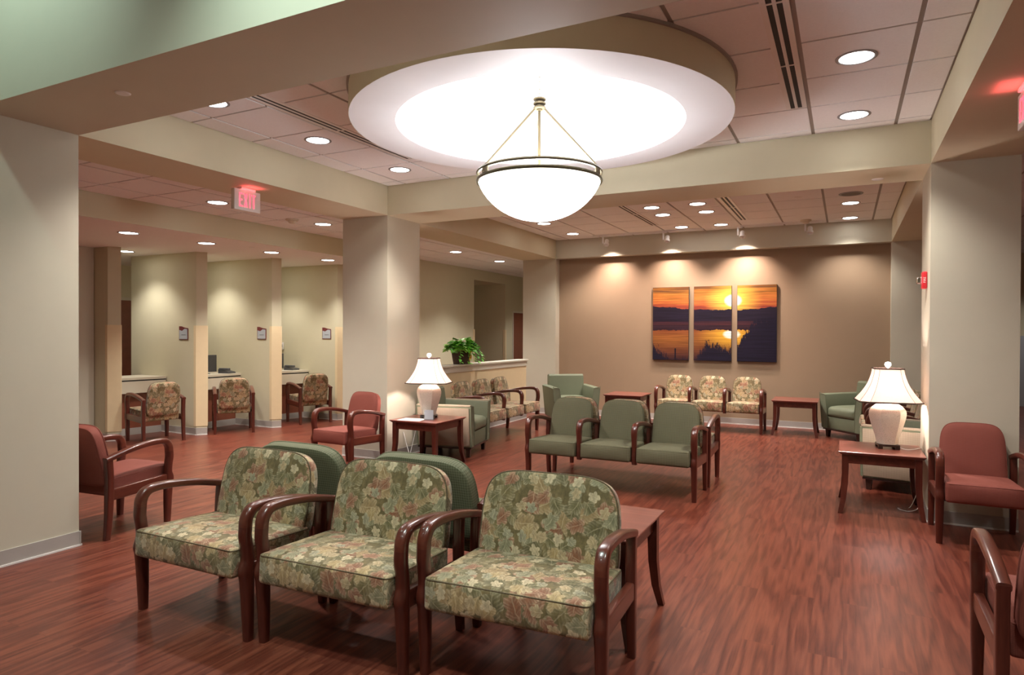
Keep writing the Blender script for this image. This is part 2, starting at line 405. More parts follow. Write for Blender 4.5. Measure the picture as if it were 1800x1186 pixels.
def rbox(bm, w, d, h, r, c=(0, 0, 0), puff=0., fpuff=0., nin=5):
    """rounded cushion block, top swelled by puff, front (-y) by fpuff"""
    def ax(hh):
        rr = min(r, hh*.98); s = [-hh, -hh+rr*.3, -hh+rr*.62, -hh+rr]
        mid = [(-hh+rr)+(2*(hh-rr))*i/nin for i in range(1, nin)]
        return s+mid+[-v for v in s[::-1]]
    H = (w/2, d/2, h/2); A = [ax(v) for v in H]; cache = {}
    def vert(p):
        key = tuple(round(v, 6) for v in p)
        if key in cache: return cache[key]
        q = Vector(p); inn = Vector(max(-(hh-min(r, hh*.98)), min(hh-min(r, hh*.98), v)) for hh, v in zip(H, p))
        dlt = q-inn
        o = inn+dlt.normalized()*min(r, min(H)*.98) if dlt.length > 1e-9 else q
        fx, fy, fz = o.x/H[0], o.y/H[1], o.z/H[2]
        if puff: o.z += puff*max(0, fz)*(1-fx**4)*(1-fy**4)
        if fpuff: o.y -= fpuff*max(0, -fy)*(1-fx**4)*(1-fz**2)
        cache[key] = bm.verts.new(o+Vector(c)); return cache[key]
    for k in range(3):
        i, j = [q for q in range(3) if q != k]
        for sgn in (-1, 1):
            for a in range(len(A[i])-1):
                for b in range(len(A[j])-1):
                    ps = []
                    for (aa, bb) in ((a, b), (a+1, b), (a+1, b+1), (a, b+1)):
                        p = [0, 0, 0]; p[k] = sgn*H[k]; p[i] = A[i][aa]; p[j] = A[j][bb]; ps.append(vert(p))
                    if len(set(ps)) == 4: bm.faces.new(ps)

# ------------------------------------------------------------------ seating
SEATZ, BACKTOP = .452, .832
def back_outline(w, h, n=56):
    pts = []
    for i in range(n):
        a = 2*pi*(i+.5)/n; c, s = cos(a), sin(a)
        if s >= 0: k, hz = 4.7, h*.62
        else: k, hz = 7., h*.38
        x = w/2*math.copysign(abs(c)**(2/k), c); z = hz*math.copysign(abs(s)**(2/k), s)
        x *= 1-.045*max(0, z)/(h*.62)
        pts.append((x, z+h*.38))
    return pts
def backrest_bm(w, h, th):
    bm = B(); ol = back_outline(w, h); zc = h*.48; rings = []
    for s, y in ((.0, .014), (.45, .012), (.8, .006), (.94, 0.), (.985, -.006), (1., -.02)):
        rings.append((s, th/2+y-.01 if s < 1 else th/2-.025))
    front = [(s, -y) for s, y in rings]
    back = [(s, y-(.012 if s < .9 else .004)) for s, y in rings[::-1]]
    seq = front+back
    V = []
    for s, y in seq:
        if s == 0: V.append([bm.verts.new((0, y, zc))])
        else: V.append([bm.verts.new((x*s, y, zc+(z-zc)*s)) for x, z in ol])
    n = len(ol)
    for a, b in zip(V, V[1:]):
        for i in range(n):
            j = (i+1) % n
            if len(a) == 1: bm.faces.new((a[0], b[i], b[j]))
            elif len(b) == 1: bm.faces.new((a[i], b[0], a[j]))
            else: bm.faces.new((a[i], b[i], b[j], a[j]))
    return bm
def piping_back_bm(w, h, th):
    bm = B(); tube(bm, [(x*1.0, -th/2+.022, z) for x, z in back_outline(w, h)], .0042, 6, closed=True); return bm
ARM = [(-.264, .565, .057, .056), (-.259, .605, .057, .056), (-.236, .640, .057, .053), (-.195, .655, .054, .046), (-.10, .657, .056, .044), (.05, .640, .056, .042), (.20, .607, .054, .040), (.285, .585, .052, .038)]
LEGF = [(-.247, .0, .042, .046), (-.25, .15, .050, .056), (-.256, .30, .055, .066), (-.261, .35, .058, .073), (-.253, .40, .055, .058), (-.257, .46, .056, .055), (-.266, .52, .057, .056), (-.264, .568, .057, .056)]
LEGB = [(.275, .0, .038, .042), (.262, .14, .042, .048), (.255, .30, .046, .054), (.254, .45, .046, .054), (.262, .593, .046, .052)]
ARMSHORT = [(-.252, .292, .050, .044), (-.255, .33, .050, .060), (-.257, .37, .052, .062), (-.255, .41, .050, .054), (-.258, .46, .050, .050), (-.263, .52, .051, .050)]
MESH = {}
def seating(root, xs, fab, fpipe, full):
    """xs: x of each arm; full: which arms carry floor legs"""
    pitch = xs[1]-xs[0]
    def part(key, name, fn, mat, x=0., y=0., z=0., rx=0.):
        if key not in MESH: MESH[key] = mk(name, fn(), mat); MESH[key].parent = root; o = MESH[key]
        else: o = inst(MESH[key], root)
        o.location = (x, y, z); o.rotation_euler = (rx, 0, 0); return o
    def f_leg(): bm = B(); sweep_yz(bm, LEGF); return bm
    def f_legb(): bm = B(); sweep_yz(bm, LEGB, 6.); return bm
    def f_arm(): bm = B(); sweep_yz(bm, ARM); return bm
    def f_armshort():
        bm = B(); sweep_yz(bm, ARMSHORT+ARM[:]); sweep_yz(bm, [(.255, .30, .044, .05), (.254, .45, .044, .05), (.262, .59, .044, .05)], 6.); return bm
    def f_rail():
        bm = B(); sweep_yz(bm, [(-.245, .345, .040, .085), (0, .335, .040, .085), (.25, .325, .040, .085)], 8., sm=2); return bm
    for x, fu in zip(xs, full):
        if fu:
            part('leg_f', 'leg', f_leg, M['wood'], x); part('leg_b', 'leg', f_legb, M['wood'], x)
            part('arm', 'armrest', f_arm, M['woodh'], x); part('rail', 'side_rail', f_rail, M['woodh'], x)
        else: part('arm_short', 'armrest', f_armshort, M['wood'], x)
    L = xs[-1]-xs[0]
    def f_beam():
        bm = B(); box(bm, -L/2+.02, L/2-.02, .08, .13, .300, .335, bev=.004); box(bm, -L/2+.02, L/2-.02, -.20, -.15, .300, .335, bev=.004); return bm
    part(('beam', round(L, 3)), 'seat_frame', f_beam, M['darkgrey'], (xs[0]+xs[-1])/2)
    sw, bw, bh, th = pitch-.062, pitch-.10, .462, .105
    for a, b in zip(xs, xs[1:]):
        cx = (a+b)/2
        def f_seat(): bm = B(); rbox(bm, sw, .53, .145, .020, (0, 0, -.004), .018, .012); return bm
        def f_sp():
            bm = B(); w2, d2, r = sw/2-.004, .265-.001, .02; pts = []
            for (sx, sy, a0) in ((1, -1, -90), (1, 1, 0), (-1, 1, 90), (-1, -1, 180)):
                for k in range(4):
                    an = radians(a0+k*30); pts.append((sx*(w2-r)+r*cos(an), sy*(d2-r)+r*sin(an), .0600))
            tube(bm, pts, .0035, 6, closed=True); return bm
        s = part(('seat', fab, round(sw, 3)), 'seat', f_seat, M[fab], cx, -.055, .381, radians(-2.5))
        key = ('sp', fab, round(sw, 3))
        if key not in MESH: MESH[key] = mk('piping', f_sp(), M[fpipe], s)
        else: inst(MESH[key], s)
        bk = part(('back', fab, round(bw, 3)), 'backrest', lambda: backrest_bm(bw, bh, th), M[fab], cx, .205, .375, radians(-12))
        key = ('bp', fab, round(bw, 3))
        if key not in MESH: MESH[key] = mk('piping', piping_back_bm(bw, bh, th), M[fpipe], bk)
        else: inst(MESH[key], bk)
def face(fx, fy): return atan2(fx, -fy)

WIDE, STD, PB = .815, .53, .548
GL = 'leaf print chairs in the front row'
def chair(label, loc, rz, w, fab, pipe, group):
    r = thing('waiting_chair', label, 'chair', (*loc, 0), rz, group)
    seating(r, [-w/2, w/2], fab, pipe, (True, True)); return r
def bench(label, loc, rz, fab, pipe, n=3, pitch=PB, group='three seat benches'):
    r = thing('tandem_bench', label, 'bench', (*loc, 0), rz, group)
    xs = [pitch*(i-n/2) for i in range(n+1)]
    seating(r, xs, fab, pipe, [i in (0, n) for i in range(n+1)]); return r
chair('wide leaf-print armchair at the left end of the front row', (-3.04, 2.555), 0., WIDE, 'leaf', 'leafdark', GL)
chair('wide leaf-print armchair in the middle of the front row', (-2.155, 2.60), radians(2.5), WIDE, 'leaf', 'leafdark', GL)
chair('wide leaf-print armchair at the right end of the front row, before the end table', (-1.28, 2.72), radians(3.5), WIDE, 'leaf', 'leafdark', GL)
chair('green chair mostly hidden behind the leftmost leaf-print armchair, back to back', (-3.035, 3.34), pi, WIDE, 'green', 'green', 'green chairs behind the front row')
chair('green chair standing back to back with the middle leaf-print armchair', (-2.16, 3.38), pi, WIDE, 'green', 'green', 'green chairs behind the front row')
RG = 'rust red armchairs'
chair('rust red armchair partly hidden by the near left pillar, facing the reception hall', (-5.10, 3.185), face(-.10, 1), STD, 'rust', 'rust', RG)
chair('rust red armchair standing before the middle pillar beside the left lamp table', (-4.985, 5.77), radians(-2), STD, 'rust', 'rust', RG)
chair('rust red armchair before the right pillar beside the right lamp table', (.888, 5.955), 0., STD, 'rust', 'rust', RG)
chair('dark rust red armchair seen from behind, cut off by the right picture edge', (.80, 3.30), face(0, 1), STD, 'rust', 'rust', RG)
CG = 'leaf print chairs at the reception counters'
chair('leaf-print chair at the nearest reception counter, seen from behind', (-8.62, 5.95), face(-.98, .2), STD, 'leaf', 'leafdark', CG)
chair('leaf-print chair at the middle reception counter, seen from behind', (-8.40, 7.08), face(-.80, .60), STD, 'leaf', 'leafdark', CG)
chair('leaf-print chair at the farthest reception counter, beside the middle pillar', (-8.13, 8.40), face(-.93, .37), STD, 'leaf', 'leafdark', CG)
bench('green three-seat bench in the middle of the room, facing the front row', (-2.04, 6.29), 0., 'green', 'green', pitch=.553)
bench('leaf-print three-seat bench standing back to back with the green bench', (-2.04, 6.985), pi, 'leaf', 'leafdark', pitch=.553)
bench('leaf-print three-seat bench against the tan wall below the sunset pictures', (-1.93, 10.82), 0., 'leaf', 'leafdark', pitch=.535)
bench('leaf-print three-seat bench along the half wall below the plant', (-4.56, 8.52), face(1, 0), 'leaf', 'leafdark', pitch=.57)
bench('leaf-print bench mostly hidden behind the right table lamp', (.50, 9.05), face(-1, 0), 'leaf', 'leafdark', pitch=.57)

# club armchairs
def club(label, loc, rz, outer, group):
    r = thing('club_armchair', label, 'armchair', (*loc, 0), rz, group)
    G = M['greenv']; Wd = M['walnut']
    for s in (-1, 1):
        bm = B()
        def sec(y, dz=0.):
            return [Vector((s*x, y, z)) for x, z in ((.262, .13), (.258, .40), (.285, .60+dz), (.298, .622+dz), (.375, .632+dz), (.402, .615+dz), (.352, .13))]
        loft(bm, [sec(-.36), sec(-.34, .004), sec(.0, .01), sec(.35, .012)])
        arm = mk('arm', bm, G, r, 25)
        if outer:
            bm = B(); box(bm, -.34, .33, -.004, .004, 0, .47, bev=.003)
            th = atan2(.050, .485)
            o = mk('outer_panel', bm, M['dots'], arm); o.location = (s*.358, 0, .142); o.rotation_euler = (s*th, 0, pi/2)
            o['label'] = 'beige dotted outer panel'
            bm = B(); rbox(bm, .075, .70, .022, .009, (s*.362, -.005, .634)); o = mk('top_panel', bm, M['dots'], arm); o['label'] = 'beige dotted arm top'
        bm = B(); tube(bm, [(s*.268, -.362, .14), (s*.264, -.362, .40), (s*.290, -.362, .60), (s*.302, -.362, .624), (s*.376, -.362, .633), (s*.400, -.362, .612), (s*.352, -.362, .14)], .004, 6, sm=3)
        mk('piping', bm, G, arm)
        for y in (-.30, .30):
            bm = B(); x = s*.29
            loft(bm, [[Vector((x+dx*k, y+dy*k, z)) for dx, dy in ((-.03, -.03), (.03, -.03), (.03, .03), (-.03, .03))] for z, k in ((0, .68), (.13, 1.))])
            mk('leg', bm, Wd, r, 0)
    bm = B()
    def bsec(x): return [Vector((x, y, z)) for y, z in ((.20, .13), (.20, .42), (.25, .79), (.275, .815), (.34, .815), (.372, .79), (.355, .13))]
    loft(bm, [bsec(-.305), bsec(-.29), bsec(0), bsec(.29), bsec(.305)]); mk('backrest', bm, G, r, 25)
    bm = B(); rbox(bm, .51, .57, .145, .045, (0, -.075, .375), .03, .015); mk('seat_cushion', bm, G, r)
    bm = B(); box(bm, -.262, .262, -.345, .21, .13, .305, bev=.008); mk('seat_base', bm, G, r)
    bm = B(); box(bm, -.345, .345, -.35, .35, .105, .132, bev=.004); mk('base_rail', bm, Wd, r)
    return r
club('sage green armchair standing angled in the far left corner', (-4.13, 10.33), face(.62, -.78), False, 'sage green club armchairs')
club('sage green armchair standing angled in the far right corner', (.20, 10.88), face(-.72, -.69), False, 'sage green club armchairs')
club('club armchair with beige dotted sides behind the left lamp table', (-4.46, 7.16), face(.975, .20), True, 'club armchairs with beige dotted sides')
club('club armchair with beige dotted sides behind the right lamp table', (.575, 7.58), face(-.97, .22), True, 'club armchairs with beige dotted sides')

# tables
TH = .53
def table_make(label, loc, rz, s=.64):
    r = thing('end_table', label, 'table', (*loc, 0), rz, 'cherry end tables')
    bm = B(); h = s/2
    loft(bm, [[Vector((sx*k, sy*k, z)) for sx, sy in ((-1, -1), (1, -1), (1, 1), (-1, 1))] for k, z in ((h-.02, TH-.028), (h, TH-.008), (h, TH-.003), (h-.003, TH))])
    mk('tabletop', bm, M['woodtop'], r, 0)
    bm = B(); a = h-.055
    for (x0, x1, y0, y1) in ((-a, a, -a-.01, -a+.01), (-a, a, a-.01, a+.01), (-a-.01, -a+.01, -a+.01, a-.01), (a-.01, a+.01, -a+.01, a-.01)):
        box(bm, x0, x1, y0, y1, TH-.105, TH-.028)
    mk('apron', bm, M['woodh'], r, 0)
    for sx in (-1, 1):
        for sy in (-1, 1):
            bm = B(); rings = []
            for z, off, k in ((TH-.03, -.052, .026), (.40, -.052, .026), (.26, -.050, .024), (.12, -.038, .021), (0, -.014, .017)):
                rings.append([Vector((sx*(h+off)+dx*k, sy*(h+off)+dy*k, z)) for dx, dy in ((-1, -1), (1, -1), (1, 1), (-1, 1))])
            loft(bm, rings); mk('leg', bm, M['wood'], r, 0)
    return r
tb = table_make('cherry end table carrying the left table lamp and a white paper sheet', (-4.32, 6.375), 0)
dup(tb, (.275, 6.575, 0), 0, 'cherry end table carrying the right table lamp beside the red chair')
dup(tb, (-1.222, 3.375, 0), 0, 'cherry end table half hidden behind the right front armchair')
dup(tb, (-3.20, 10.55, 0), 0, 'cherry end table by the tan wall, left of the far leaf-print bench')
dup(tb, (-.67, 10.90, 0), 0, 'cherry end table by the tan wall, right of the far leaf-print bench')

# table lamps
def lamp(label, loc, rz):
    r = thing('table_lamp', label, 'lamp', loc, rz, 'ivory table lamps')
    bm = B()
    box(bm, -.083, .083, -.083, .083, .022, .040, bev=.003)
    for sx in (-1, 1):
        for sy in (-1, 1): box(bm, sx*.066-.017, sx*.066+.017, sy*.066-.017, sy*.066+.017, 0, .024, bev=.002)
    mk('stand', bm, M['walnut'], r, 30)
    bm = B()
    prof = smooth_path([(.080, .040), (.092, .10), (.122, .20), (.142, .285), (.136, .335), (.098, .378), (.062, .392), (.058, .402)], 4)
    n = 48; rings = []
    for R_, z in prof:
        q = 1.0 if z > .385 else min(1., .955+.9*max(0, .05-z)*0)
        ring = []
        for i in range(n):
            a = 2*pi*i/n; f = (a % (pi/3))-pi/6
            hexr = cos(pi/6)/cos(f)*1.045
            k = .75 if z < .37 else .1
            ring.append(Vector((R_*(hexr*k+1-k)*cos(a), R_*(hexr*k+1-k)*sin(a), z)))
        rings.append(ring)
    loft(bm, rings); mk('body', bm, M['crackle'], r, 25)
    bm = B(); tube(bm, [(0, 0, .40), (0, 0, .69)], .006, 8); mk('stem', bm, M['brass'], r)
    # eight panelled bell shade: two wide and two narrow faces meeting at cut corners
    def ring(w, d, z): 
        c = .30
        return [Vector((sx*w*a, sy*d*b, z)) for sx, sy, a, b in ((1, -1, 1, 1-c), (1, 1, 1, 1-c), (1, 1, 1-c, 1), (-1, 1, 1-c, 1), (-1, 1, 1, 1-c), (-1, -1, 1, 1-c), (-1, -1, 1-c, 1), (1, -1, 1-c, 1))]
    pr = smooth_path([(.113, .697), (.122, .640), (.148, .560), (.192, .480), (.243, .412)], 4)
    bm = B(); outer = [ring(w, w*.82, z) for w, z in pr]; inner = [ring(w-.003, w*.82-.003, z) for w, z in pr]
    loft(bm, outer+inner[::-1], cap=False, closed=True); sh = mk('lamp_shade', bm, M['shade'], r, 20)
    for (w, z) in ((pr[0][0]+.001, pr[0][1]), (pr[-1][0]+.001, pr[-1][1])):
        bm = B(); tube(bm, [tuple(p) for p in ring(w, w*.82, z)], .0065, 6, closed=True); o = mk('trim_band', bm, M['trimdark'], sh); o['label'] = 'dark trim band'
    for i in range(8):
        bm = B(); tube(bm, [(rg[i].x*1.006, rg[i].y*1.006, rg[i].z) for rg in outer], .0015, 5); mk('rib', bm, M['trimdark'], sh)
    bm = B(); lathe(bm, [(0, .700), (.010, .702), (.010, .710), (.021, .718), (.027, .733), (.021, .750), (0, .757)], 20); mk('finial', bm, M['globe'], r)
    return r
LP = [(-4.33, 6.40, TH), (.335, 6.63, TH)]
l1 = lamp('lit ivory table lamp on the end table by the middle pillar', LP[0], radians(18))
l2 = dup(l1, LP[1], radians(8), 'lit ivory table lamp on the end table by the right pillar')
def cord(parent, pts):
    bm = B(); tube(bm, pts, .0035, 6, sm=6); o = mk('cord', bm, M['whiteplastic'], parent, loc=None)
    o.matrix_parent_inverse = Matrix.LocRotScale(parent.location, parent.rotation_euler, None).inverted(); o['label'] = 'thin white power cord'
cord(l2, [(.41, 6.62, TH+.02), (.47, 6.58, TH+.005), (.54, 6.63, TH+.005), (.585, 6.70, TH+.005), (.602, 6.74, .50), (.60, 6.74, .30), (.58, 6.62, .06), (.50, 6.58, .005), (.42, 6.66, .005), (.52, 6.74, .006), (.597, 6.80, .20)])
cord(l1, [(-4.42, 6.44, TH+.02), (-4.52, 6.52, TH+.005), (-4.62, 6.60, TH+.005), (-4.665, 6.66, TH-.03), (-4.72, 6.68, .30), (-4.75, 6.62, .05), (-4.70, 6.52, .005), (-4.62, 6.45, .005), (-4.78, 6.60, .12), (-4.855, 6.62, .30)])
bm = B(); box(bm, -.14, .14, -.108, .108, 0, .002)
tag(mk('paper_sheet', bm, M['paper'], None, 0, (-4.41, 6.185, TH+.0005), (0, 0, radians(8))), 'white paper sheet lying on the left lamp table', 'paper')
r = thing('sign_holder', 'small clear sign holder with a card before the left lamp', 'sign holder', (-4.235, 6.26, TH), radians(22))
bm = B(); box(bm, -.055, .055, -.002, .002, 0, .115); box(bm, -.055, .055, -.03, .03, 0, .003); mk('holder', bm, M['acrylic'], r, 0)
bm = B(); box(bm, -.050, .050, -.0042, -.0032, .006, .110); mk('card', bm, M['plaque'], r, 0)

# plant on the half wall
pl = thing('potted_pothos', 'leafy green pothos in a dark basket on the half wall', 'plant', (-5.175, 8.52, 1.052))
bm = B(); rings = []
for z, k in ((0, .80), (.10, .92), (.19, 1.0), (.20, .97), (.18, .93)):
    rings.append([Vector((.105*k*math.copysign(abs(cos(a))**.6, cos(a)), .19*k*math.copysign(abs(sin(a))**.6, sin(a)), z)) for a in [2*pi*i/28 for i in range(28)]])
loft(bm, rings); mk('basket', bm, M['soil'], pl, 30)
bm = B(); rnd = random.Random(5)
def leafp(bm, base, d, up, L):
    d = d.normalized(); side = d.cross(up).normalized(); n = side.cross(d)
    prof = ((0, .02), (.12, .30), (.30, .42), (.55, .36), (.80, .18), (1., .0))
    A = []; Cc = []; Bb = []
    for t_, w in prof:
        droop = -.25*L*t_*t_
        c = base+d*L*t_+Vector((0, 0, droop)); A.append(bm.verts.new(c+side*w*L+n*.06*L*(w > .05))); Cc.append(bm.verts.new(c)); Bb.append(bm.verts.new(c-side*w*L+n*.06*L*(w > .05)))
    for i in range(len(prof)-1):
        bm.faces.new((A[i], A[i+1], Cc[i+1], Cc[i])); bm.faces.new((Cc[i], Cc[i+1], Bb[i+1], Bb[i]))
vines = B()
for i in range(230):
    a = rnd.uniform(0, 2*pi); rr = rnd.uniform(.1, 1.)**.6; z = .19+.17*(1-rr*rr)*rnd.uniform(.5, 1.1)+rnd.uniform(0, .035)
    b = Vector((.18*rr*cos(a), .31*rr*sin(a), z))
    leafp(bm, b, Vector((cos(a), sin(a), rnd.uniform(-.45, .75))), Vector((rnd.uniform(-.4, .4), rnd.uniform(-.4, .4), 1)), rnd.uniform(.075, .125))
for (y0, dx, dy, drop) in ((-.18, .08, -.10, .17), (-.05, .12, -.05, .20), (.10, .12, .06, .17), (.20, .07, .16, .16), (.16, .12, .10, .12), (-.20, .0, -.2, -.06), (.02, .13, .0, .14)):
    pts = [(.07, y0, .19), (.07+dx*.6, y0+dy*.5, .205), (.07+dx, y0+dy, .19-drop*.4), (.07+dx*1.02, y0+dy*1.1, max(.014, .19-drop))]
    tube(vines, pts, .0025, 5, sm=4)
    for q in smooth_path(pts, 3)[3:]:
        leafp(bm, Vector(q), Vector((rnd.uniform(.2, 1), rnd.uniform(-1, 1), rnd.uniform(-.6, .2))), Vector((.5, 0, 1)), rnd.uniform(.045, .07))
f = mk('foliage', bm, M['pothos'], pl, 0); f['kind'] = 'stuff'
mk('vine_stems', vines, M['pothos'], pl)
bm = B()
for (dy, dz, L) in ((-.05, .05, .10), (.05, .045, .09), (-.018, -.10, .13), (.025, -.075, .11)):
    tube(bm, [(0, 0, 0), (.012, dy*.6, dz*.5+.012), (.004, dy, dz)], .010, 6, sm=4)
rbox(bm, .03, .03, .03, .012)
mk('ribbon_bow', bm, M['gold'], pl, 30, (.12, .045, .155))

# ------------------------------------------------------------------ room shell
bm = B(); box(bm, -12., 6.5, -4.5, 18., -.12, 0); struct(mk('floor', bm, M['floor'], None, 0))
def sbox(name, x0, x1, y0, y1, z0, z1, mat='paint', label=None):
    bm = B(); box(bm, x0, x1, y0, y1, z0, z1); return struct(mk(name, bm, M[mat], None, 0), label)
# pillars
sbox('pillar', XO, X0, YN, YF, 0, HB, label='cream pillar at the left edge of the picture')
sbox('pillar', XO, X0, Y2, Y2B, 0, HB, label='cream pillar behind the left lamp table')
sbox('pillar', X1, XR, Y2, Y2B, 0, HB, label='cream pillar behind the right red armchair')
sbox('pillar', XO, X0, Y3, 12.08, 0, HB, label='cream pillar left of the tan wall')
sbox('pillar', X1, XR, Y3, 12.08, 0, HB, label='cream pillar right of the tan wall')
# beams
ZT = 3.55
sbox('ceiling_beam', -12, 6.5, YN, YF, HB, 4.5, label='wide beam crossing the top left of the picture')
sbox('ceiling_beam', XO, X0, YF, Y2, HB, ZT, 'paint_green', 'beam running from the near left pillar to the middle pillar')
sbox('ceiling_beam', XO, X0, Y2B, Y3, HB, ZT, 'paint_green', 'beam running back from the middle pillar')
sbox('ceiling_beam', X1, XR, YF, Y2, HB, ZT, 'paint_green', 'beam along the right side above the exit sign')
sbox('ceiling_beam', X1, XR, Y2B, Y3, HB, ZT, 'paint_green', 'beam running back from the right pillar')
sbox('ceiling_beam', XO, XR, Y2, Y2B, HB, ZT, 'paint_green', 'beam crossing the room behind the pendant bowl')
sbox('ceiling_beam', XO, XR, Y3, YT, HB, ZT, 'paint', 'header beam above the tan wall')
sbox('wall_back', X0, X1, YT, YT+.12, 0, HB, 'tan', 'tan accent wall carrying the sunset pictures')
# foyer behind the camera
sbox('wall_foyer_left', XO, X0, -4.5, YN, 0, 4.5); sbox('wall_foyer_right', 6.4, 6.5, -4.5, 18, 0, 4.5); sbox('wall_foyer_back', XO, 6.5, -4.6, -4.5, 0, 4.5)
sbox('ceiling_foyer', XO, 6.5, -4.6, YN, 4.5, 4.6, 'white')
# right hall
sbox('wall_right_end', XR, 6.5, 17.4, 17.5, 0, ZT, 'paint_green')
sbox('trim_4', 2.4, 4.4, 17.37, 17.4, 0, 1.5, 'plaque', 'pale blue panel at the end of the right hall')
sbox('wall_right_back', XR, XR+.1, 12.08, 17.4, 0, ZT)
# corridor and reception shells
sbox('wall_corridor_end', -12, XO+.6, 16.6, 16.7, 0, ZT, 'paint_green')
sbox('wall_corridor_right', XO+.1, XO+.2, 12.08, 16.6, 0, ZT)
WXC = -7.5
bm = B()
box(bm, WXC-.14, WXC, 8.98, 12.88, 0, ZT); box(bm, WXC-.14, WXC, 14.42, 14.80, 0, ZT); box(bm, WXC-.14, WXC, 14.80, 15.72, 2.08, ZT)
box(bm, WXC-.14, WXC, 15.72, 16.6, 0, ZT); box(bm, WXC-.14, WXC, 12.88, 14.42, 2.72, ZT)
struct(mk('wall_corridor_left', bm, M['paint_green'], None, 0), 'corridor wall seen past the half wall')
bm = B(); box(bm, WXC-1.3, WXC-1.2, 12.7, 14.6, 0, ZT); box(bm, WXC-1.2, WXC-.14, 12.78, 12.88, 0, ZT); box(bm, WXC-1.2, WXC-.14, 14.42, 14.52, 0, 2.72); box(bm, WXC-1.2, WXC-.14, 12.88, 14.42, 2.72, 2.8)
struct(mk('wall_alcove', bm, M['paint_green'], None, 0), 'alcove walls off the corridor')
bm = B(); box(bm, -11.6, -11.5, 1., 7.0, 0, ZT); box(bm, -11.6, -11.5, 7.95, 12, 0, ZT); box(bm, -11.6, -11.5, 7.0, 7.95, 2.13, ZT)
struct(mk('wall_office', bm, M['paint_green'], None, 0), 'olive office wall behind the counters')
sbox('wall_office_near', -12, XO, 1.0, 1.1, 0, ZT); sbox('wall_office_far', -12, WXC-.14, 10.4, 10.5, 0, ZT)
sbox('wall_reception_return', -9.52, -9.42, 1.1, 5.58, 0, ZR, 'paint', 'narrow wall left of the nearest counter')
sbox('ceiling_reception', -12, -6.95, 1.1, 8.98, ZR, ZC+.03, 'gyp', 'plain lowered ceiling over the reception counters')
bm = B(); box(bm, -6.95, -6.94, 1.1, 8.98, ZR-.0, ZC+.03); struct(mk('trim_1', bm, M['paint_green'], None, 0), 'olive face of the lowered reception ceiling')
sbox('ceiling_office', -12, -7.64, 8.98, 10.4, ZR, ZR+.1, 'gyp')

# tiled ceilings: dropped tiles with recessed grid
def tiled(name, x0, x1, y0, y1, z, cx, cy, tx=T, ty=T, hole=None, label=None):
    bm = B(); bmg = B()
    def lines(a0, a1, c, s):
        k0 = math.floor((a0-(c-s/2))/s); out = [a0]; v = c-s/2+k0*s
        while v < a1+1e-6:
            if a0+.02 < v < a1-.02: out.append(v)
            v += s
        return out+[a1]
    X = lines(x0, x1, cx, tx); Y = lines(y0, y1, cy, ty); gx, gy = .014, .0095
    for a, b in zip(X, X[1:]):
        for c, d in zip(Y, Y[1:]):
            xa, xb, ya, yb = a+gx, b-gx, c+gy, d-gy
            if hole:
                hx, hy, hr = hole
                far = max(sqrt((x-hx)**2+(y-hy)**2) for x in (xa, xb) for y in (ya, yb))
                nx, ny = min(max(hx, xa), xb), min(max(hy, ya), yb)
                near = sqrt((nx-hx)**2+(ny-hy)**2)
                if far < hr: continue
                if near < hr:
                    n = 14
                    for i in range(n):
                        for j in range(n):
                            u0, u1 = xa+(xb-xa)*i/n, xa+(xb-xa)*(i+1)/n; w0, w1 = ya+(yb-ya)*j/n, ya+(yb-ya)*(j+1)/n
                            if sqrt(((u0+u1)/2-hx)**2+((w0+w1)/2-hy)**2) > hr: box(bm, u0, u1, w0, w1, z, z+.009)
                    continue
            box(bm, xa, xb, ya, yb, z, z+.009)
    if hole:
        hx, hy, hr = hole; n = 60
        for i in range(n):
            for j in range(n):
                u0, u1 = x0+(x1-x0)*i/n, x0+(x1-x0)*(i+1)/n; w0, w1 = y0+(y1-y0)*j/n, y0+(y1-y0)*(j+1)/n
                if sqrt(((u0+u1)/2-hx)**2+((w0+w1)/2-hy)**2) > hr: box(bmg, u0, u1, w0, w1, z+.009, z+.03)
    else: box(bmg, x0, x1, y0, y1, z+.009, z+.03)
    o = struct(mk(name, bm, M['tile'], None, 0), label)
    g = mk('ceiling_grid', bmg, M['grid'], o, 0)
    return o
MC = (-2.04, 4.46)
tiled('ceiling_main', X0, X1, YF, Y2, CE, .05, 4.60, hole=(*MC, 1.20), label='white tile ceiling around the round medallion')
tiled('ceiling_rear', X0, X1, Y2B, Y3, CE, .05, 8.98, label='white tile ceiling of the rear seating bay')
tiled('ceiling_corridor', -6.94, XO, 1.1, 8.98, ZC, -6.19, 4.2, .62, .56, label='white tile ceiling of the reception corridor')
tiled('ceiling_corridor_rear', -7.5, XO, 8.98, 16.6, ZC, -6.19, 9.8, .62, .56, label='white tile ceiling beyond the half wall')
tiled('ceiling_right_hall', XR, 6.5, YF, 17.4, CE, 2.0, 4.6, label='white tile ceiling of the right hall')
sbox('ceiling_slab', -12, 6.5, YF, 18, 3.62, 3.72, 'white')
sbox('ceiling_slab_office', -12, XO, 1.1, YN, 3.62, 3.72, 'white')

# medallion
bm = B(); lathe(bm, [(1.376, 3.052), (1.38, 3.05), (1.38, CE+.008), (1.36, CE+.008), (1.36, 3.06)], 96, MC)
med = struct(mk('ceiling_medallion', bm, M['paint_green'], None, 40), 'round dropped ceiling medallion above the pendant bowl')
bm = B(); lathe(bm, [(1.378, 3.050), (1.055, 3.050), (1.05, 3.12), (1.0, 3.22), (.86, 3.34), (.6, 3.42), (.3, 3.455), (0, 3.465)], 96, MC); mk('medallion_dome', bm, M['white'], med, 30)
bm = B(); lathe(bm, [(1.38, CE-.018), (1.395, CE-.018), (1.395, CE+.004), (1.38, CE+.004)], 96, MC); mk('medallion_trim', bm, M['grid'], med, 40)

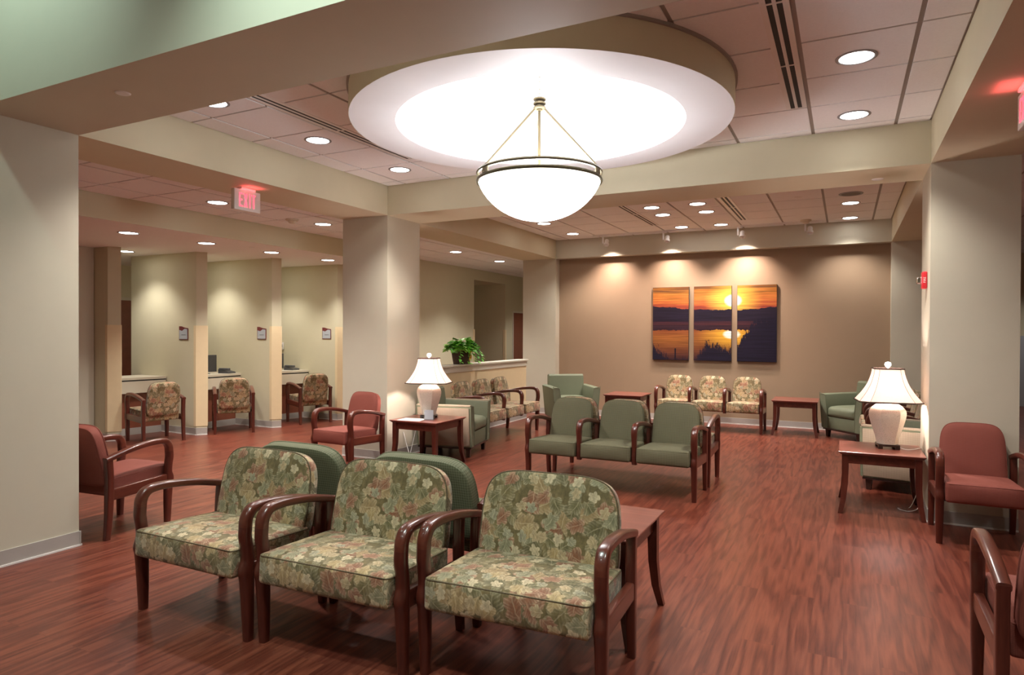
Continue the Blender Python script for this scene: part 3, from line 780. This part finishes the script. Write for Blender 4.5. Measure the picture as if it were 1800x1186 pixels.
# pendant
pc = thing('pendant_bowl', 'large bronze rimmed white glass bowl pendant hanging under the ceiling medallion', 'pendant light', (*MC, 0))
RB = .462
bm = B(); prof = [(0, 2.362)]+[(RB*sin(a), 2.362+.285*(1-cos(a))/(1-cos(radians(72)))*1.0) for a in [radians(72)*i/12 for i in range(1, 13)]]
k = RB/prof[-1][0]; prof = [(r_*k*.985, z) for r_, z in prof]
inn = [(max(0, r_-.006), z+.006) for r_, z in prof[::-1]]
lathe(bm, prof+inn, 64); mk('glass_bowl', bm, M['bowl'], pc, 60)
for z0, z1 in ((2.640, 2.664), (2.700, 2.720)):
    bm = B(); lathe(bm, [(RB-.012, z0), (RB+.004, z0), (RB+.008, (z0+z1)/2), (RB+.004, z1), (RB-.012, z1)], 64, closed=True); mk('rim_band', bm, M['bronze'], pc, 40)
for i in range(3):
    for d in (-.055, 0, .055):
        a = radians(-1.4+120*i)+d; bc = (RB*cos(a), RB*sin(a))
        bm = B(); tube(bm, [(bc[0], bc[1], 2.662), (bc[0], bc[1], 2.702)], .010, 8); mk('spacer_post', bm, M['rod'], pc)
for i in range(3):
    a = radians(-1.4+120*i)
    bm = B(); tube(bm, [(RB*cos(a), RB*sin(a), 2.712), (.045*cos(a), .045*sin(a), 3.185)], .0085, 8); mk('rod', bm, M['rod'], pc)
bm = B(); tube(bm, [(0, 0, 2.60), (0, 0, 3.24)], .011, 10); mk('stem', bm, M['rod'], pc)
bm = B(); pr_ = [(0, 3.18), (.022, 3.18)]
for z in (3.19, 3.222, 3.254): pr_ += [(.022, z), (.048, z+.004), (.048, z+.014), (.022, z+.018)]
lathe(bm, pr_+[(0, 3.28)], 24); mk('hub', bm, M['rod'], pc, 30)
for i in range(6):
    z = 3.292+i*.030; bm = B(); pts = []
    for q in range(12):
        a = 2*pi*q/12; u, w = .009*cos(a), .020*sin(a); pts.append((u, 0, z+w) if i % 2 else (0, u, z+w))
    tube(bm, pts, .0022, 5, closed=True); mk('chain_link', bm, M['rod'], pc)

# downlights
def lightobj(kind, name, loc, energy, col, **kw):
    L = bpy.data.lights.new(name, kind); L.energy = energy; L.color = col
    for k_, v_ in kw.items(): setattr(L, k_, v_)
    o = bpy.data.objects.new(name, L); COL.objects.link(o); o.location = loc; return o
WARM, COOL = (1., .945, .885), (.80, .97, 1.)
DL = [None]
def downlight(label, x, y, z, e=92., grp='recessed downlights', col=WARM, size=112):
    if DL[0] is None:
        r = thing('recessed_downlight', label, 'ceiling light', (x, y, z), 0, grp)
        bm = B(); lathe(bm, [(.098, .004), (.098, -.004), (.104, -.007), (.120, -.003), (.121, .002)], 40, closed=True); mk('trim_ring', bm, M['midgrey'], r, 40)
        bm = B(); lathe(bm, [(0, -.0022), (.099, -.0022), (.099, .004), (0, .004)], 40); mk('lens', bm, M['canlens'], r, 40)
        DL[0] = r
    else: r = dup(DL[0], (x, y, z), 0, label, grp)
    if e: lightobj('SPOT', 'downlight_beam', (x, y, z-.03), e, col, spot_size=radians(size), spot_blend=.7, shadow_soft_size=.08)
gm = 'recessed downlights of the medallion bay'
downlight('nearest recessed light right of the medallion, beside the slot vent', .05, 4.66, CE, grp=gm)
downlight('farther recessed light right of the medallion, next to the cross beam', .05, 5.88, CE, grp=gm)
downlight('recessed light left of the medallion, middle one of its row', -4.27, 4.52, CE, grp=gm)
downlight('recessed light left of the medallion, nearest the cross beam', -4.25, 5.72, CE, grp=gm)
downlight('recessed light at top left half cut off by the near beam', -4.28, 3.42, CE, grp=gm)
gr = 'recessed downlights of the rear seating bay'
for i, (x, y, lab) in enumerate(((-2.40, 8.98, 'rear bay light in the left middle column, nearest the cross beam'), (-1.78, 8.98, 'rear bay light in the right middle column, nearest the cross beam'),
    (-2.40, 9.60, 'rear bay light in the left middle column, second from the cross beam'), (-1.78, 9.62, 'rear bay light in the right middle column, second from the cross beam'),
    (-2.40, 10.84, 'rear bay light in the left middle column, nearest the tan wall'), (-1.78, 10.86, 'rear bay light in the right middle column, nearest the tan wall'),
    (-4.28, 9.55, 'rear bay light just below the pendant bowl on the left'), (-4.27, 10.76, 'rear bay light in the far left corner of the tile ceiling'),
    (.05, 9.80, 'rear bay light just behind the round speaker grille'), (.05, 11.05, 'rear bay light in the far right corner of the tile ceiling'))):
    downlight(lab, x, y, CE, 56., gr)
gc = 'recessed downlights of the corridor'
downlight('corridor ceiling light just left of the exit sign', -6.22, 5.03, ZC, 88., gc)
downlight('corridor ceiling light close to the middle pillar', -6.20, 6.66, ZC, 88., gc)
downlight('corridor ceiling light right of the middle pillar, nearer of two', -6.19, 9.98, ZC, 88., gc)
downlight('corridor ceiling light close to the far left pillar', -6.20, 11.66, ZC, 88., gc)
gp = 'recessed downlights over the reception'
for x, y, lab in ((-7.62, 4.92, 'front row reception light nearest the left pillar'), (-7.57, 5.95, 'front row reception light second from the left pillar'), (-7.56, 7.05, 'front row reception light third from the left pillar'), (-7.53, 8.2, 'front row reception light nearest the middle pillar')):
    downlight(lab, x, y, ZR, 54., gp)
downlight('reception light seen between the first two partitions', -9.42, 6.04, ZR, 34., gp)
for x, y, lab in ((-9.2, 7.08, 'second'), (-8.9, 8.14, 'third')): downlight('reception light over a counter, hidden behind the %s partition' % lab, x, y, ZR, 34., gp)

# slot vents
def vent(label, x, y0, y1, z):
    r = thing('slot_vent', label, 'air vent', (x, 0, z), 0, 'linear slot vents')
    n = max(1, round((y1-y0)/1.0)); L = (y1-y0)/n
    bm = B(); w = .072
    for a, b in ((-w, -.040), (-.010, .010), (.040, w)): box(bm, a, b, y0, y1, -.006, .010)
    for i in range(n+1): yy = y0+i*L; box(bm, -.040, .040, yy-.008, yy+.008, -.0055, .010)
    mk('frame', bm, M['whiteplastic'], r, 0)
    for i in range(n):
        for s in (-1, 1):
            bm = B(); box(bm, s*.025-.015, s*.025+.015, y0+i*L+.008, y0+(i+1)*L-.008, -.002, .010); mk('slot', bm, M['black'], r, 0)
vent('long slot vent right of the medallion', -.345, 2.80, 5.50, CE)
vent('slot vent along the left edge of the medallion', -3.88, 3.36, 5.40, CE)
vent('left slot vent in the rear bay ceiling', -2.745, 8.30, 10.46, CE)
vent('right slot vent in the rear bay ceiling', -1.395, 8.34, 10.56, CE)
vent('slot vent glimpsed in the hall past the right pillar', 2.05, 7.6, 9.6, CE)

# small ceiling devices
def cap(label, x, y, z, rr=.04):
    bm = B(); lathe(bm, [(0, -.006), (rr*.8, -.006), (rr, -.001), (rr, .002), (0, .002)], 28)
    tag(mk('sprinkler_cap', bm, M['whiteplastic'], None, 30, (x, y, z)), label, 'sprinkler', 'round sprinkler cover caps')
cap('round white sprinkler cap under the near beam', -3.77, 2.40, HB, .043); cap('round white sprinkler cap under the cross beam by the right pillar', .25, 6.75, HB, .05)
cap('sprinkler cap in the corridor ceiling near the left pillar', -6.24, 3.98, ZC, .05); cap('sprinkler cap in the rear bay ceiling', -.55, 9.10, CE, .05)
cap('sprinkler cap in the reception ceiling between two lights', -7.35, 6.50, ZR, .035)
def detector(label, x, y, z):
    r = thing('smoke_detector', label, 'smoke detector', (x, y, z), 0, 'ceiling smoke detectors')
    bm = B(); lathe(bm, [(0, -.02), (.075, -.02), (.080, -.012), (.080, .002), (0, .002)], 32); mk('base', bm, M['laminate'], r, 30)
    bm = B(); lathe(bm, [(0, -.052), (.030, -.052), (.046, -.040), (.052, -.02), (0, -.02)], 28); mk('sensor', bm, M['laminate'], r, 30)
detector('round smoke detector in the corridor ceiling by the middle pillar', -6.29, 6.20, ZC); detector('round smoke detector above the unlit spotlight', -.55, 10.98, CE)
r = thing('ceiling_speaker', 'round grey speaker grille in the rear bay ceiling', 'speaker', (.05, 9.16, CE))
bm = B(); lathe(bm, [(.11, .002), (.11, -.005), (.135, -.006), (.14, .002)], 40, closed=True); mk('bezel', bm, M['midgrey'], r, 40)
bm = B(); lathe(bm, [(0, -.002), (.11, -.002), (.11, .002), (0, .002)], 40); mk('grille', bm, plain('grey_grille', (.16, .15, .13), .6, var=.5, nscale=180), r, 40)

# track lights
TY = 11.10
for (xa, xb, lab) in ((-4.02, -2.10, 'white track carrying the two left spotlights'), (-1.52, -.32, 'white track carrying the two right spotlights')):
    bm = B(); box(bm, xa, xb, TY-.018, TY+.018, CE-.022, CE+.004); box(bm, xa, xb, TY-.030, TY-.020, CE-.003, CE+.004)
    tag(mk('light_track', bm, [M['whiteplastic']], None, 0), lab, 'track', 'ceiling light tracks')
TR = [None]
def spot(x, lab, e):
    if TR[0] is None:
        r = thing('track_spotlight', lab, 'spotlight', (x, TY, CE-.022), 0, 'white track spotlights')
        bm = B(); box(bm, -.05, .03, -.016, .016, -.02, 0, bev=.003); mk('adapter', bm, M['whiteplastic'], r, 30)
        bm = B(); box(bm, -.045, -.020, -.010, .010, -.13, -.02, bev=.003); mk('yoke', bm, M['whiteplastic'], r, 30)
        bm = B(); lathe(bm, [(0, -.055), (.030, -.055), (.036, -.04), (.036, .01), (.046, .02), (.046, .055), (.040, .055), (.036, .03), (0, .03)], 28)
        o = mk('lamp_head', bm, M['whiteplastic'], r, 40, (.035, .0, -.12), (radians(155), 0, 0))
        TR[0] = r
    else: r = dup(TR[0], (x, TY, CE-.022), 0, lab, 'white track spotlights')
    if e:
        o = lightobj('SPOT', 'track_beam', (x+.035, TY+.03, CE-.185), e, (1., .80, .71), spot_size=radians(108), spot_blend=1., shadow_soft_size=.025)
        d = Vector((0, YT-TY-.03, 1.60-(CE-.185))); o.rotation_euler = d.to_track_quat('-Z', 'Y').to_euler()
spot(-3.80, 'lit track spotlight farthest left, shining on the bare tan wall', 120.); spot(-2.73, 'lit track spotlight above the left sunset panel', 120.); spot(-1.52, 'lit track spotlight above the right sunset panel', 140.); spot(-.53, 'unlit track spotlight at the right end', 0)

# triptych
for (xa, xb, lab) in ((-3.05, -2.42, 'left'), (-2.335, -1.71, 'middle'), (-1.62, -1.00, 'right')):
    r = thing('sunset_canvas', {'left': 'left sunset canvas, clouds and lake without the sun', 'middle': 'middle sunset canvas with the sun at its right edge', 'right': 'right sunset canvas with the sun at its left edge'}[lab], 'picture', (0, 0, 0), 0, 'three panel sunset picture')
    bm = B(); box(bm, xa, xb, YT-.045, YT-.001, AZ0, AZ1, bev=.003); mk('canvas_body', bm, M['canvas'], r, 0)
    bm = B(); box(bm, xa+.003, xb-.003, YT-.0465, YT-.045, AZ0+.003, AZ1-.003); mk('print', bm, M['sunset'], r, 0)

# text
def text_mesh(name, body, size, mat, parent, loc, rot, sx=1., extrude=.001, bold=0.):
    cu = bpy.data.curves.new(name, 'FONT'); cu.body = body; cu.size = size; cu.extrude = extrude; cu.align_x = 'CENTER'; cu.align_y = 'CENTER'; cu.offset = bold; cu.space_character = 1.12
    to = bpy.data.objects.new(name+'_tmp', cu); COL.objects.link(to)
    bpy.context.view_layer.update()
    me = bpy.data.meshes.new_from_object(to.evaluated_get(bpy.context.evaluated_depsgraph_get()))
    bpy.data.objects.remove(to); bpy.data.curves.remove(cu)
    me.materials.clear(); me.materials.append(mat)
    o = bpy.data.objects.new(name, me); COL.objects.link(o); o.parent = parent; o.location = loc; o.rotation_euler = rot; o.scale = (sx, 1, 1)
    return o
def exit_sign(label, loc, rz):
    r = thing('exit_sign', label, 'exit sign', loc, rz, 'lit EXIT signs')
    bm = B(); box(bm, -.085, .085, -.04, .04, -.022, 0, bev=.006); mk('canopy', bm, M['whiteplastic'], r, 30)
    bm = B(); box(bm, -.155, .155, -.024, .024, -.222, -.022, bev=.005); mk('housing', bm, M['whiteplastic'], r, 30)
    w_, h_, t_ = .042, .132, .0125; zc = -.122
    def bar(bm, pts): prism(bm, pts, 0, .003)
    def rect(bm, x0, x1, z0, z1): bar(bm, [(x0, z0), (x1, z0), (x1, z1), (x0, z1)])
    for k_, ch in enumerate('EXIT'):
        bm = B(); cx = (-.081, -.024, .026, .071)[k_]; x0, x1, z0, z1 = cx-w_/2, cx+w_/2, -h_/2, h_/2
        if ch == 'E': rect(bm, x0, x0+t_, z0, z1); rect(bm, x0+t_, x1, z0, z0+t_); rect(bm, x0+t_, x1, z1-t_, z1); rect(bm, x0+t_, x1-.006, -t_/2, t_/2)
        if ch == 'X': bar(bm, [(x0, z0), (x0+t_*1.1, z0), (x1, z1), (x1-t_*1.1, z1)]); prism(bm, [(x1-t_*1.1, z0), (x1, z0), (x0+t_*1.1, z1), (x0, z1)], .0002, .0032)
        if ch == 'I': rect(bm, cx-t_/2, cx+t_/2, z0, z1)
        if ch == 'T': rect(bm, x0, x1, z1-t_, z1); rect(bm, cx-t_/2, cx+t_/2, z0, z1-t_)
        mk('letter', bm, M['exitred'], r, 0, (0, -.0235, zc), (pi/2, 0, 0))
    lightobj('AREA', 'exit_glow', tuple(Vector(loc)+Matrix.Rotation(rz, 3, 'Z') @ Vector((0, -.05, -.03))), .15, (1., .1, .12), size=.2).rotation_euler = (pi, 0, 0)
exit_sign('lit EXIT sign under the left beam', (-5.20, 4.53, HB), pi/2)
exit_sign('lit EXIT sign under the right beam, cut off by the picture edge', (.90, 4.54, HB), -pi/2)

# strobe on the right pillar
r = thing('fire_alarm_strobe', 'red fire alarm strobe on the left face of the right pillar', 'fire alarm', (X1, 6.55, 1.985), -pi/2)
bm = B(); rbox(bm, .105, .04, .145, .012, (0, -.02, 0)); mk('housing', bm, M['red'], r)
bm = B(); rbox(bm, .055, .04, .06, .012, (-.01, -.055, 0)); mk('strobe_lens', bm, M['chrome'], r)
text_mesh('lettering', 'FIRE', .026, M['whiteplastic'], r, (.042, -.041, 0), (pi/2, -pi/2, 0), 1., .0006)
tm = text_mesh('lettering', 'FIRE', .024, M['whiteplastic'], r, (.0532, -.02, 0), (pi/2, -pi/2, pi/2), 1., .0006)

# half wall with ledge
HX0, HX1, HY1 = -5.26, -5.10, 10.62
bm = B(); box(bm, HX0, HX1, Y2B, HY1, 0, .94); hw = struct(mk('wall_half', bm, M['guard'], None, 0), 'low tan partition behind the left bench')
bm = B(); box(bm, HX0-.012, HX1+.012, Y2B, HY1+.012, .94, 1.022, bev=.002); struct(mk('trim_2', bm, M['frame'], None, 0), 'cream band under the half wall ledge')
bm = B(); box(bm, HX0-.03, HX1+.03, Y2B, HY1+.03, 1.022, 1.051, bev=.004); struct(mk('trim_3', bm, M['frame'], None, 0), 'cream ledge on top of the half wall')

# reception partitions
def part_wall(name, poly, lab): bm = B(); prism(bm, poly, 0, ZR); return struct(mk(name, bm, M['paint_green'], None, 0), lab)
FR = [((-9.12, 5.59), (-9.01, 5.71)), ((-8.53, 6.53), (-8.44, 6.65)), ((-8.14, 7.60), (-8.06, 7.72)), ((-7.86, 8.80), (-7.76, 8.93))]
BX = (-9.52, -10.05, -9.9, -9.6); LABP = ('first partition, left of the nearest counter', 'second partition, between the first and second counters', 'third partition, between the second and third counters', 'fourth partition beside the middle pillar')
for i, ((l, rr_), bx) in enumerate(zip(FR, BX)):
    part_wall('wall_partition', [(bx, l[1]), l, rr_, (bx, rr_[1])] if i < 3 else [(bx, l[1]), l, rr_, (WXC, rr_[1]+.02), (WXC, 8.98), (bx, 8.98)], LABP[i])
    # corner guard wrapped round the end
    lx, ly = l; rx, ry = rr_; e = .008
    poly = [(lx-.045, ly-e), (lx+e*.4, ly-e), (rx+e, ry-.002), (rx+e, ry+.004), (rx-.02, ry+.004), (lx-.005, ly+.002), (lx-.045, ly+.002)]
    bm = B(); prism(bm, poly, .13, 1.615); struct(mk('trim_corner_guard', bm, M['guard'], None, 0), 'tan corner guard on the '+LABP[i].split(',')[0].split(' beside')[0])
# corner guards in the corridor
for y0, lab in ((12.84, 'near'), (14.40, 'far')):
    bm = B(); box(bm, WXC-.05, WXC+.008, y0, y0+.07, .1, 1.60); struct(mk('trim_corner_guard', bm, M['guard'], None, 0), 'tan corner guard at the %s edge of the corridor alcove' % lab)

# counters
CT = [((-9.31, 5.90), (-9.19, 6.525)), ((-8.87, 6.66), (-8.83, 7.595)), ((-8.74, 7.73), (-8.51, 8.795))]
CT[0] = ((-9.33, 5.72), (-9.19, 6.525))
for i, ((ax, ay), (bx, by)) in enumerate(CT):
    lab = ('nearest cream reception counter, left end partly hidden', 'middle cream reception counter with a screen on it', 'farthest cream reception counter with a screen on it')[i]
    r = thing('reception_counter', lab, 'counter', (0, 0, 0), 0, 'cream reception counters')
    bm = B(); prism(bm, [(ax, ay), (bx, by), (bx-.60, by), (ax-.60, ay)], .815, .85); mk('countertop', bm, M['laminate'], r, 0)
    bm = B(); prism(bm, [(ax-.012, ay), (bx-.012, by), (bx-.04, by), (ax-.04, ay)], .795, .815); mk('shadow_gap', bm, M['black'], r, 0)
    bm = B(); prism(bm, [(ax-.01, ay), (bx-.01, by), (bx-.05, by), (ax-.05, ay)], .62, .795); mk('apron', bm, M['laminate'], r, 0)
    bm = B(); prism(bm, [(ax-.13, ay), (bx-.13, by), (bx-.16, by), (ax-.16, ay)], .0, .62); mk('kick_panel', bm, M['door'], r, 0)
    bm = B(); prism(bm, [(ax-.118, ay), (bx-.118, by), (bx-.13, by), (ax-.13, ay)], 0., .10); mk('base_strip', bm, M['vinyl'], r, 0)
def monitor(label, loc, rz, w, h):
    r = thing('monitor', label, 'computer screen', loc, rz, 'screens on the reception counters')
    bm = B(); box(bm, -w/2, w/2, -.02, .02, .03, .03+h, bev=.004); mk('screen_housing', bm, M['darkgrey'], r, 30)
    bm = B(); box(bm, -.07, .07, -.05, .05, 0, .012, bev=.003); box(bm, -.025, .025, -.01, .02, .01, .08); mk('stand', bm, M['darkgrey'], r, 30)
monitor('dark computer screen seen from behind on the middle counter', (-9.12, 7.13, .85), radians(88), .42, .27); monitor('dark computer screen seen from behind on the farthest counter', (-9.0, 8.44, .85), radians(88), .42, .26)
PH = [None]
def phone(label, loc, rz):
    r = thing('desk_phone', label, 'telephone', loc, rz, 'black desk phones')
    bm = B(); loft(bm, [[Vector((sx*.085, y, z)) for sx, z in ((-1, 0), (1, 0), (1, zz), (-1, zz))] for y, zz in ((-.10, .02), (.10, .065))]); mk('phone_base', bm, M['darkgrey'], r, 30)
    bm = B(); rbox(bm, .05, .20, .035, .014, (-.055, 0, .068)); mk('handset', bm, M['darkgrey'], r)
phone('black desk phone on the middle counter', (-9.0, 7.46, .85), radians(100)); phone('black desk phone on the farthest counter', (-8.80, 8.67, .85), radians(100))
# suite plaques
for i, (x, y, lab) in enumerate(((-8.80, 6.53, 'second'), (-8.36, 7.60, 'third'), (-8.10, 8.80, 'fourth'))):
    r = thing('room_plaque', 'grey plaque with a maroon corner on the %s partition' % lab, 'sign', (x, y-.001, 1.505), 0, 'grey wall plaques')
    bm = B(); prism(bm, [(-.098, -.10), (.098, -.10), (.098, .07), (.02, .082), (-.05, .10), (-.098, .10)], 0, .008); mk('backing', bm, M['maroon'], r, 0, None, (pi/2, 0, 0))
    bm = B(); prism(bm, [(-.088, -.09), (.088, -.09), (.088, .055), (.03, .062), (-.03, .03), (-.088, .045)], .008, .011); mk('face_plate', bm, M['plaque'], r, 0, None, (pi/2, 0, 0))
    bm = B(); box(bm, -.04, .055, -.0125, -.011, -.032, -.026); mk('text_line', bm, M['darkgrey'], r, 0)
r = thing('thermostat', 'small white wall unit beside the farthest counter', 'thermostat', (-9.15, 8.80, 1.27), 0)
bm = B(); rbox(bm, .07, .03, .13, .008, (0, -.015, 0)); mk('housing', bm, M['whiteplastic'], r); bm = B(); box(bm, -.022, .022, -.032, -.03, -.02, .03); mk('window', bm, M['midgrey'], r, 0)

# doors
def door(name, x, y0, y1, h, lab, handle_y):
    r = bpy.data.objects.new(name, None); COL.objects.link(r); struct(r, lab)
    bm = B(); box(bm, x-.05, x-.006, y0+.05, y1-.05, .005, h-.05); d = mk('door_leaf', bm, M['door'], r, 0)
    bm = B(); box(bm, x-.14, x+.014, y0, y0+.05, 0, h); box(bm, x-.14, x+.014, y1-.05, y1, 0, h); box(bm, x-.14, x+.014, y0+.05, y1-.05, h-.05, h); mk('door_frame', bm, M['frame'], r, 0)
    bm = B(); tube(bm, [(x-.006, handle_y, 1.0), (x+.05, handle_y, 1.0), (x+.055, handle_y-.10, 1.0)], .010, 8); rbox(bm, .012, .05, .16, .005, (x, handle_y, 1.02)); mk('door_handle', bm, M['steel'], d)
door('door_1', -11.5, 7.0, 7.95, 2.13, 'brown door behind the reception counters', 7.15)
door('door_2', WXC, 14.80, 15.72, 2.08, 'brown corridor door beside the far left pillar', 15.55)
door('door_3', WXC-1.2+.02, 13.0, 13.9, 2.08, 'door frame inside the corridor alcove', 13.1)

# baseboards
def base(name, x0, y0, x1, y1, nx, ny, lab=None):
    """strip along a segment, offset to the room side (nx, ny)"""
    bm = B(); t_ = .009
    def q(off, z0, z1, mi):
        vs = [(x0, y0), (x1, y1), (x1+nx*off, y1+ny*off), (x0+nx*off, y0+ny*off)]
        n0 = len(bm.faces); prism(bm, vs, z0, z1); bm.faces.ensure_lookup_table()
        for f_ in bm.faces[n0:]: f_.material_index = mi
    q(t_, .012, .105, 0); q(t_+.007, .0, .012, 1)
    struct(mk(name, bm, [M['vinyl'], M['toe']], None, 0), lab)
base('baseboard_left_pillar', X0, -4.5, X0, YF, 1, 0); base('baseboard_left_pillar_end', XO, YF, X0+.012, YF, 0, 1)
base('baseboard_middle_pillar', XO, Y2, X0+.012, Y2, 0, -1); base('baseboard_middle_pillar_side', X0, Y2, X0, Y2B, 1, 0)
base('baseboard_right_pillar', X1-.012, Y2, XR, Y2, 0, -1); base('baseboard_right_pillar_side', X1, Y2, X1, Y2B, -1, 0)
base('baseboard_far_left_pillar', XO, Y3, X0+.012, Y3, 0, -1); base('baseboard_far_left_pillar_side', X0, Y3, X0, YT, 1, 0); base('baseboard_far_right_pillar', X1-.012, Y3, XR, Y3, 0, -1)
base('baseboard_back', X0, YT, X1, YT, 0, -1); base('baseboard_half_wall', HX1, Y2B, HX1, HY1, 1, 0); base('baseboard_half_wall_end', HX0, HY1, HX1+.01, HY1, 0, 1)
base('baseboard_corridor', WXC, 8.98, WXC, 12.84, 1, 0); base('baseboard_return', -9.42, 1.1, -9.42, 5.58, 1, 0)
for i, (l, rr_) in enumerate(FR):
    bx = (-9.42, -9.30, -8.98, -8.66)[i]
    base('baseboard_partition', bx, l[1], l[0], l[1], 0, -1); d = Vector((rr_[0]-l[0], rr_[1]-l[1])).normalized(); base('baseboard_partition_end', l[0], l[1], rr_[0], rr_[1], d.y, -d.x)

# ------------------------------------------------------------------ lights
lightobj('POINT', 'pendant_uplight', (*MC, 2.665), 26., (.90, .93, 1.), shadow_soft_size=.10)
for p in LP: lightobj('POINT', 'table_lamp_bulb', (p[0], p[1], p[2]+.545), 19., (1., .82, .76), shadow_soft_size=.03)
# foyer downlights above the camera
for x, y, e in ((-1.9, .6, 100.), (.8, .6, 100.), (-1.8, -1.8, 70.), (.9, -1.8, 70.), (-4., -1.6, 60), (3.5, 1., 70.), (3.5, -1.6, 60.)):
    lightobj('SPOT', 'foyer_beam', (x, y, 4.45), e, (.95, 1., .95), spot_size=radians(115), spot_blend=.8, shadow_soft_size=.1)
for x, e in ((-1.75, 140.), (-4.15, 45.), (.8, 60.)):       # cool wall washers over the near beam
    o = lightobj('SPOT', 'foyer_wall_washer', (x, 1.25, 4.4), e, (.70, 1., .93), spot_size=radians(88), spot_blend=.9, shadow_soft_size=.06)
    o.rotation_euler = Vector((0, .9, -1.2)).to_track_quat('-Z', 'Y').to_euler()
for y in (4.0, 7., 10., 13., 16.): lightobj('SPOT', 'right_hall_beam', (3.2, y, CE-.03), 40., WARM, spot_size=radians(120), spot_blend=.7, shadow_soft_size=.1)
for y in (13.6, 15.2): lightobj('SPOT', 'corridor_far_beam', (-6.3, y, ZC-.03), 34., WARM, spot_size=radians(115), spot_blend=.7, shadow_soft_size=.1)
lightobj('SPOT', 'office_beam', (-10.9, 5.2, ZR-.03), 20., WARM, spot_size=radians(120), spot_blend=.7, shadow_soft_size=.1)
w = bpy.data.worlds.new('world'); sc.world = w; w.use_nodes = True
w.node_tree.nodes['Background'].inputs[0].default_value = (.9, .95, 1, 1); w.node_tree.nodes['Background'].inputs[1].default_value = .05

# ------------------------------------------------------------------ camera
F, YAW, PIT, ROL, HC = 1155.2, radians(26.894), radians(-.433), radians(.215), 1.53
fw = Vector((-sin(YAW)*cos(PIT), cos(YAW)*cos(PIT), sin(PIT))); rt = Vector((cos(YAW), sin(YAW), 0)); up = rt.cross(fw)
R2 = rt*cos(ROL)+up*sin(ROL); U2 = -rt*sin(ROL)+up*cos(ROL)
cam = bpy.data.cameras.new('camera'); co = bpy.data.objects.new('camera', cam); COL.objects.link(co)
cam.sensor_width = 36.; cam.lens = 36.*F/1800.; cam.clip_start = .05
co.matrix_world = Matrix(((R2.x, U2.x, -fw.x, 0), (R2.y, U2.y, -fw.y, 0), (R2.z, U2.z, -fw.z, HC), (0, 0, 0, 1)))
sc.camera = co
sc.view_settings.view_transform = 'Standard'; sc.view_settings.look = 'None'; sc.view_settings.gamma = 1.
sc.view_settings.use_curve_mapping = False; sc.view_settings.exposure = 1.2
try:
    sc.cycles.use_denoising = True; sc.cycles.max_bounces = 12; sc.cycles.diffuse_bounces = 9; sc.cycles.sample_clamp_indirect = 6.
except Exception: pass
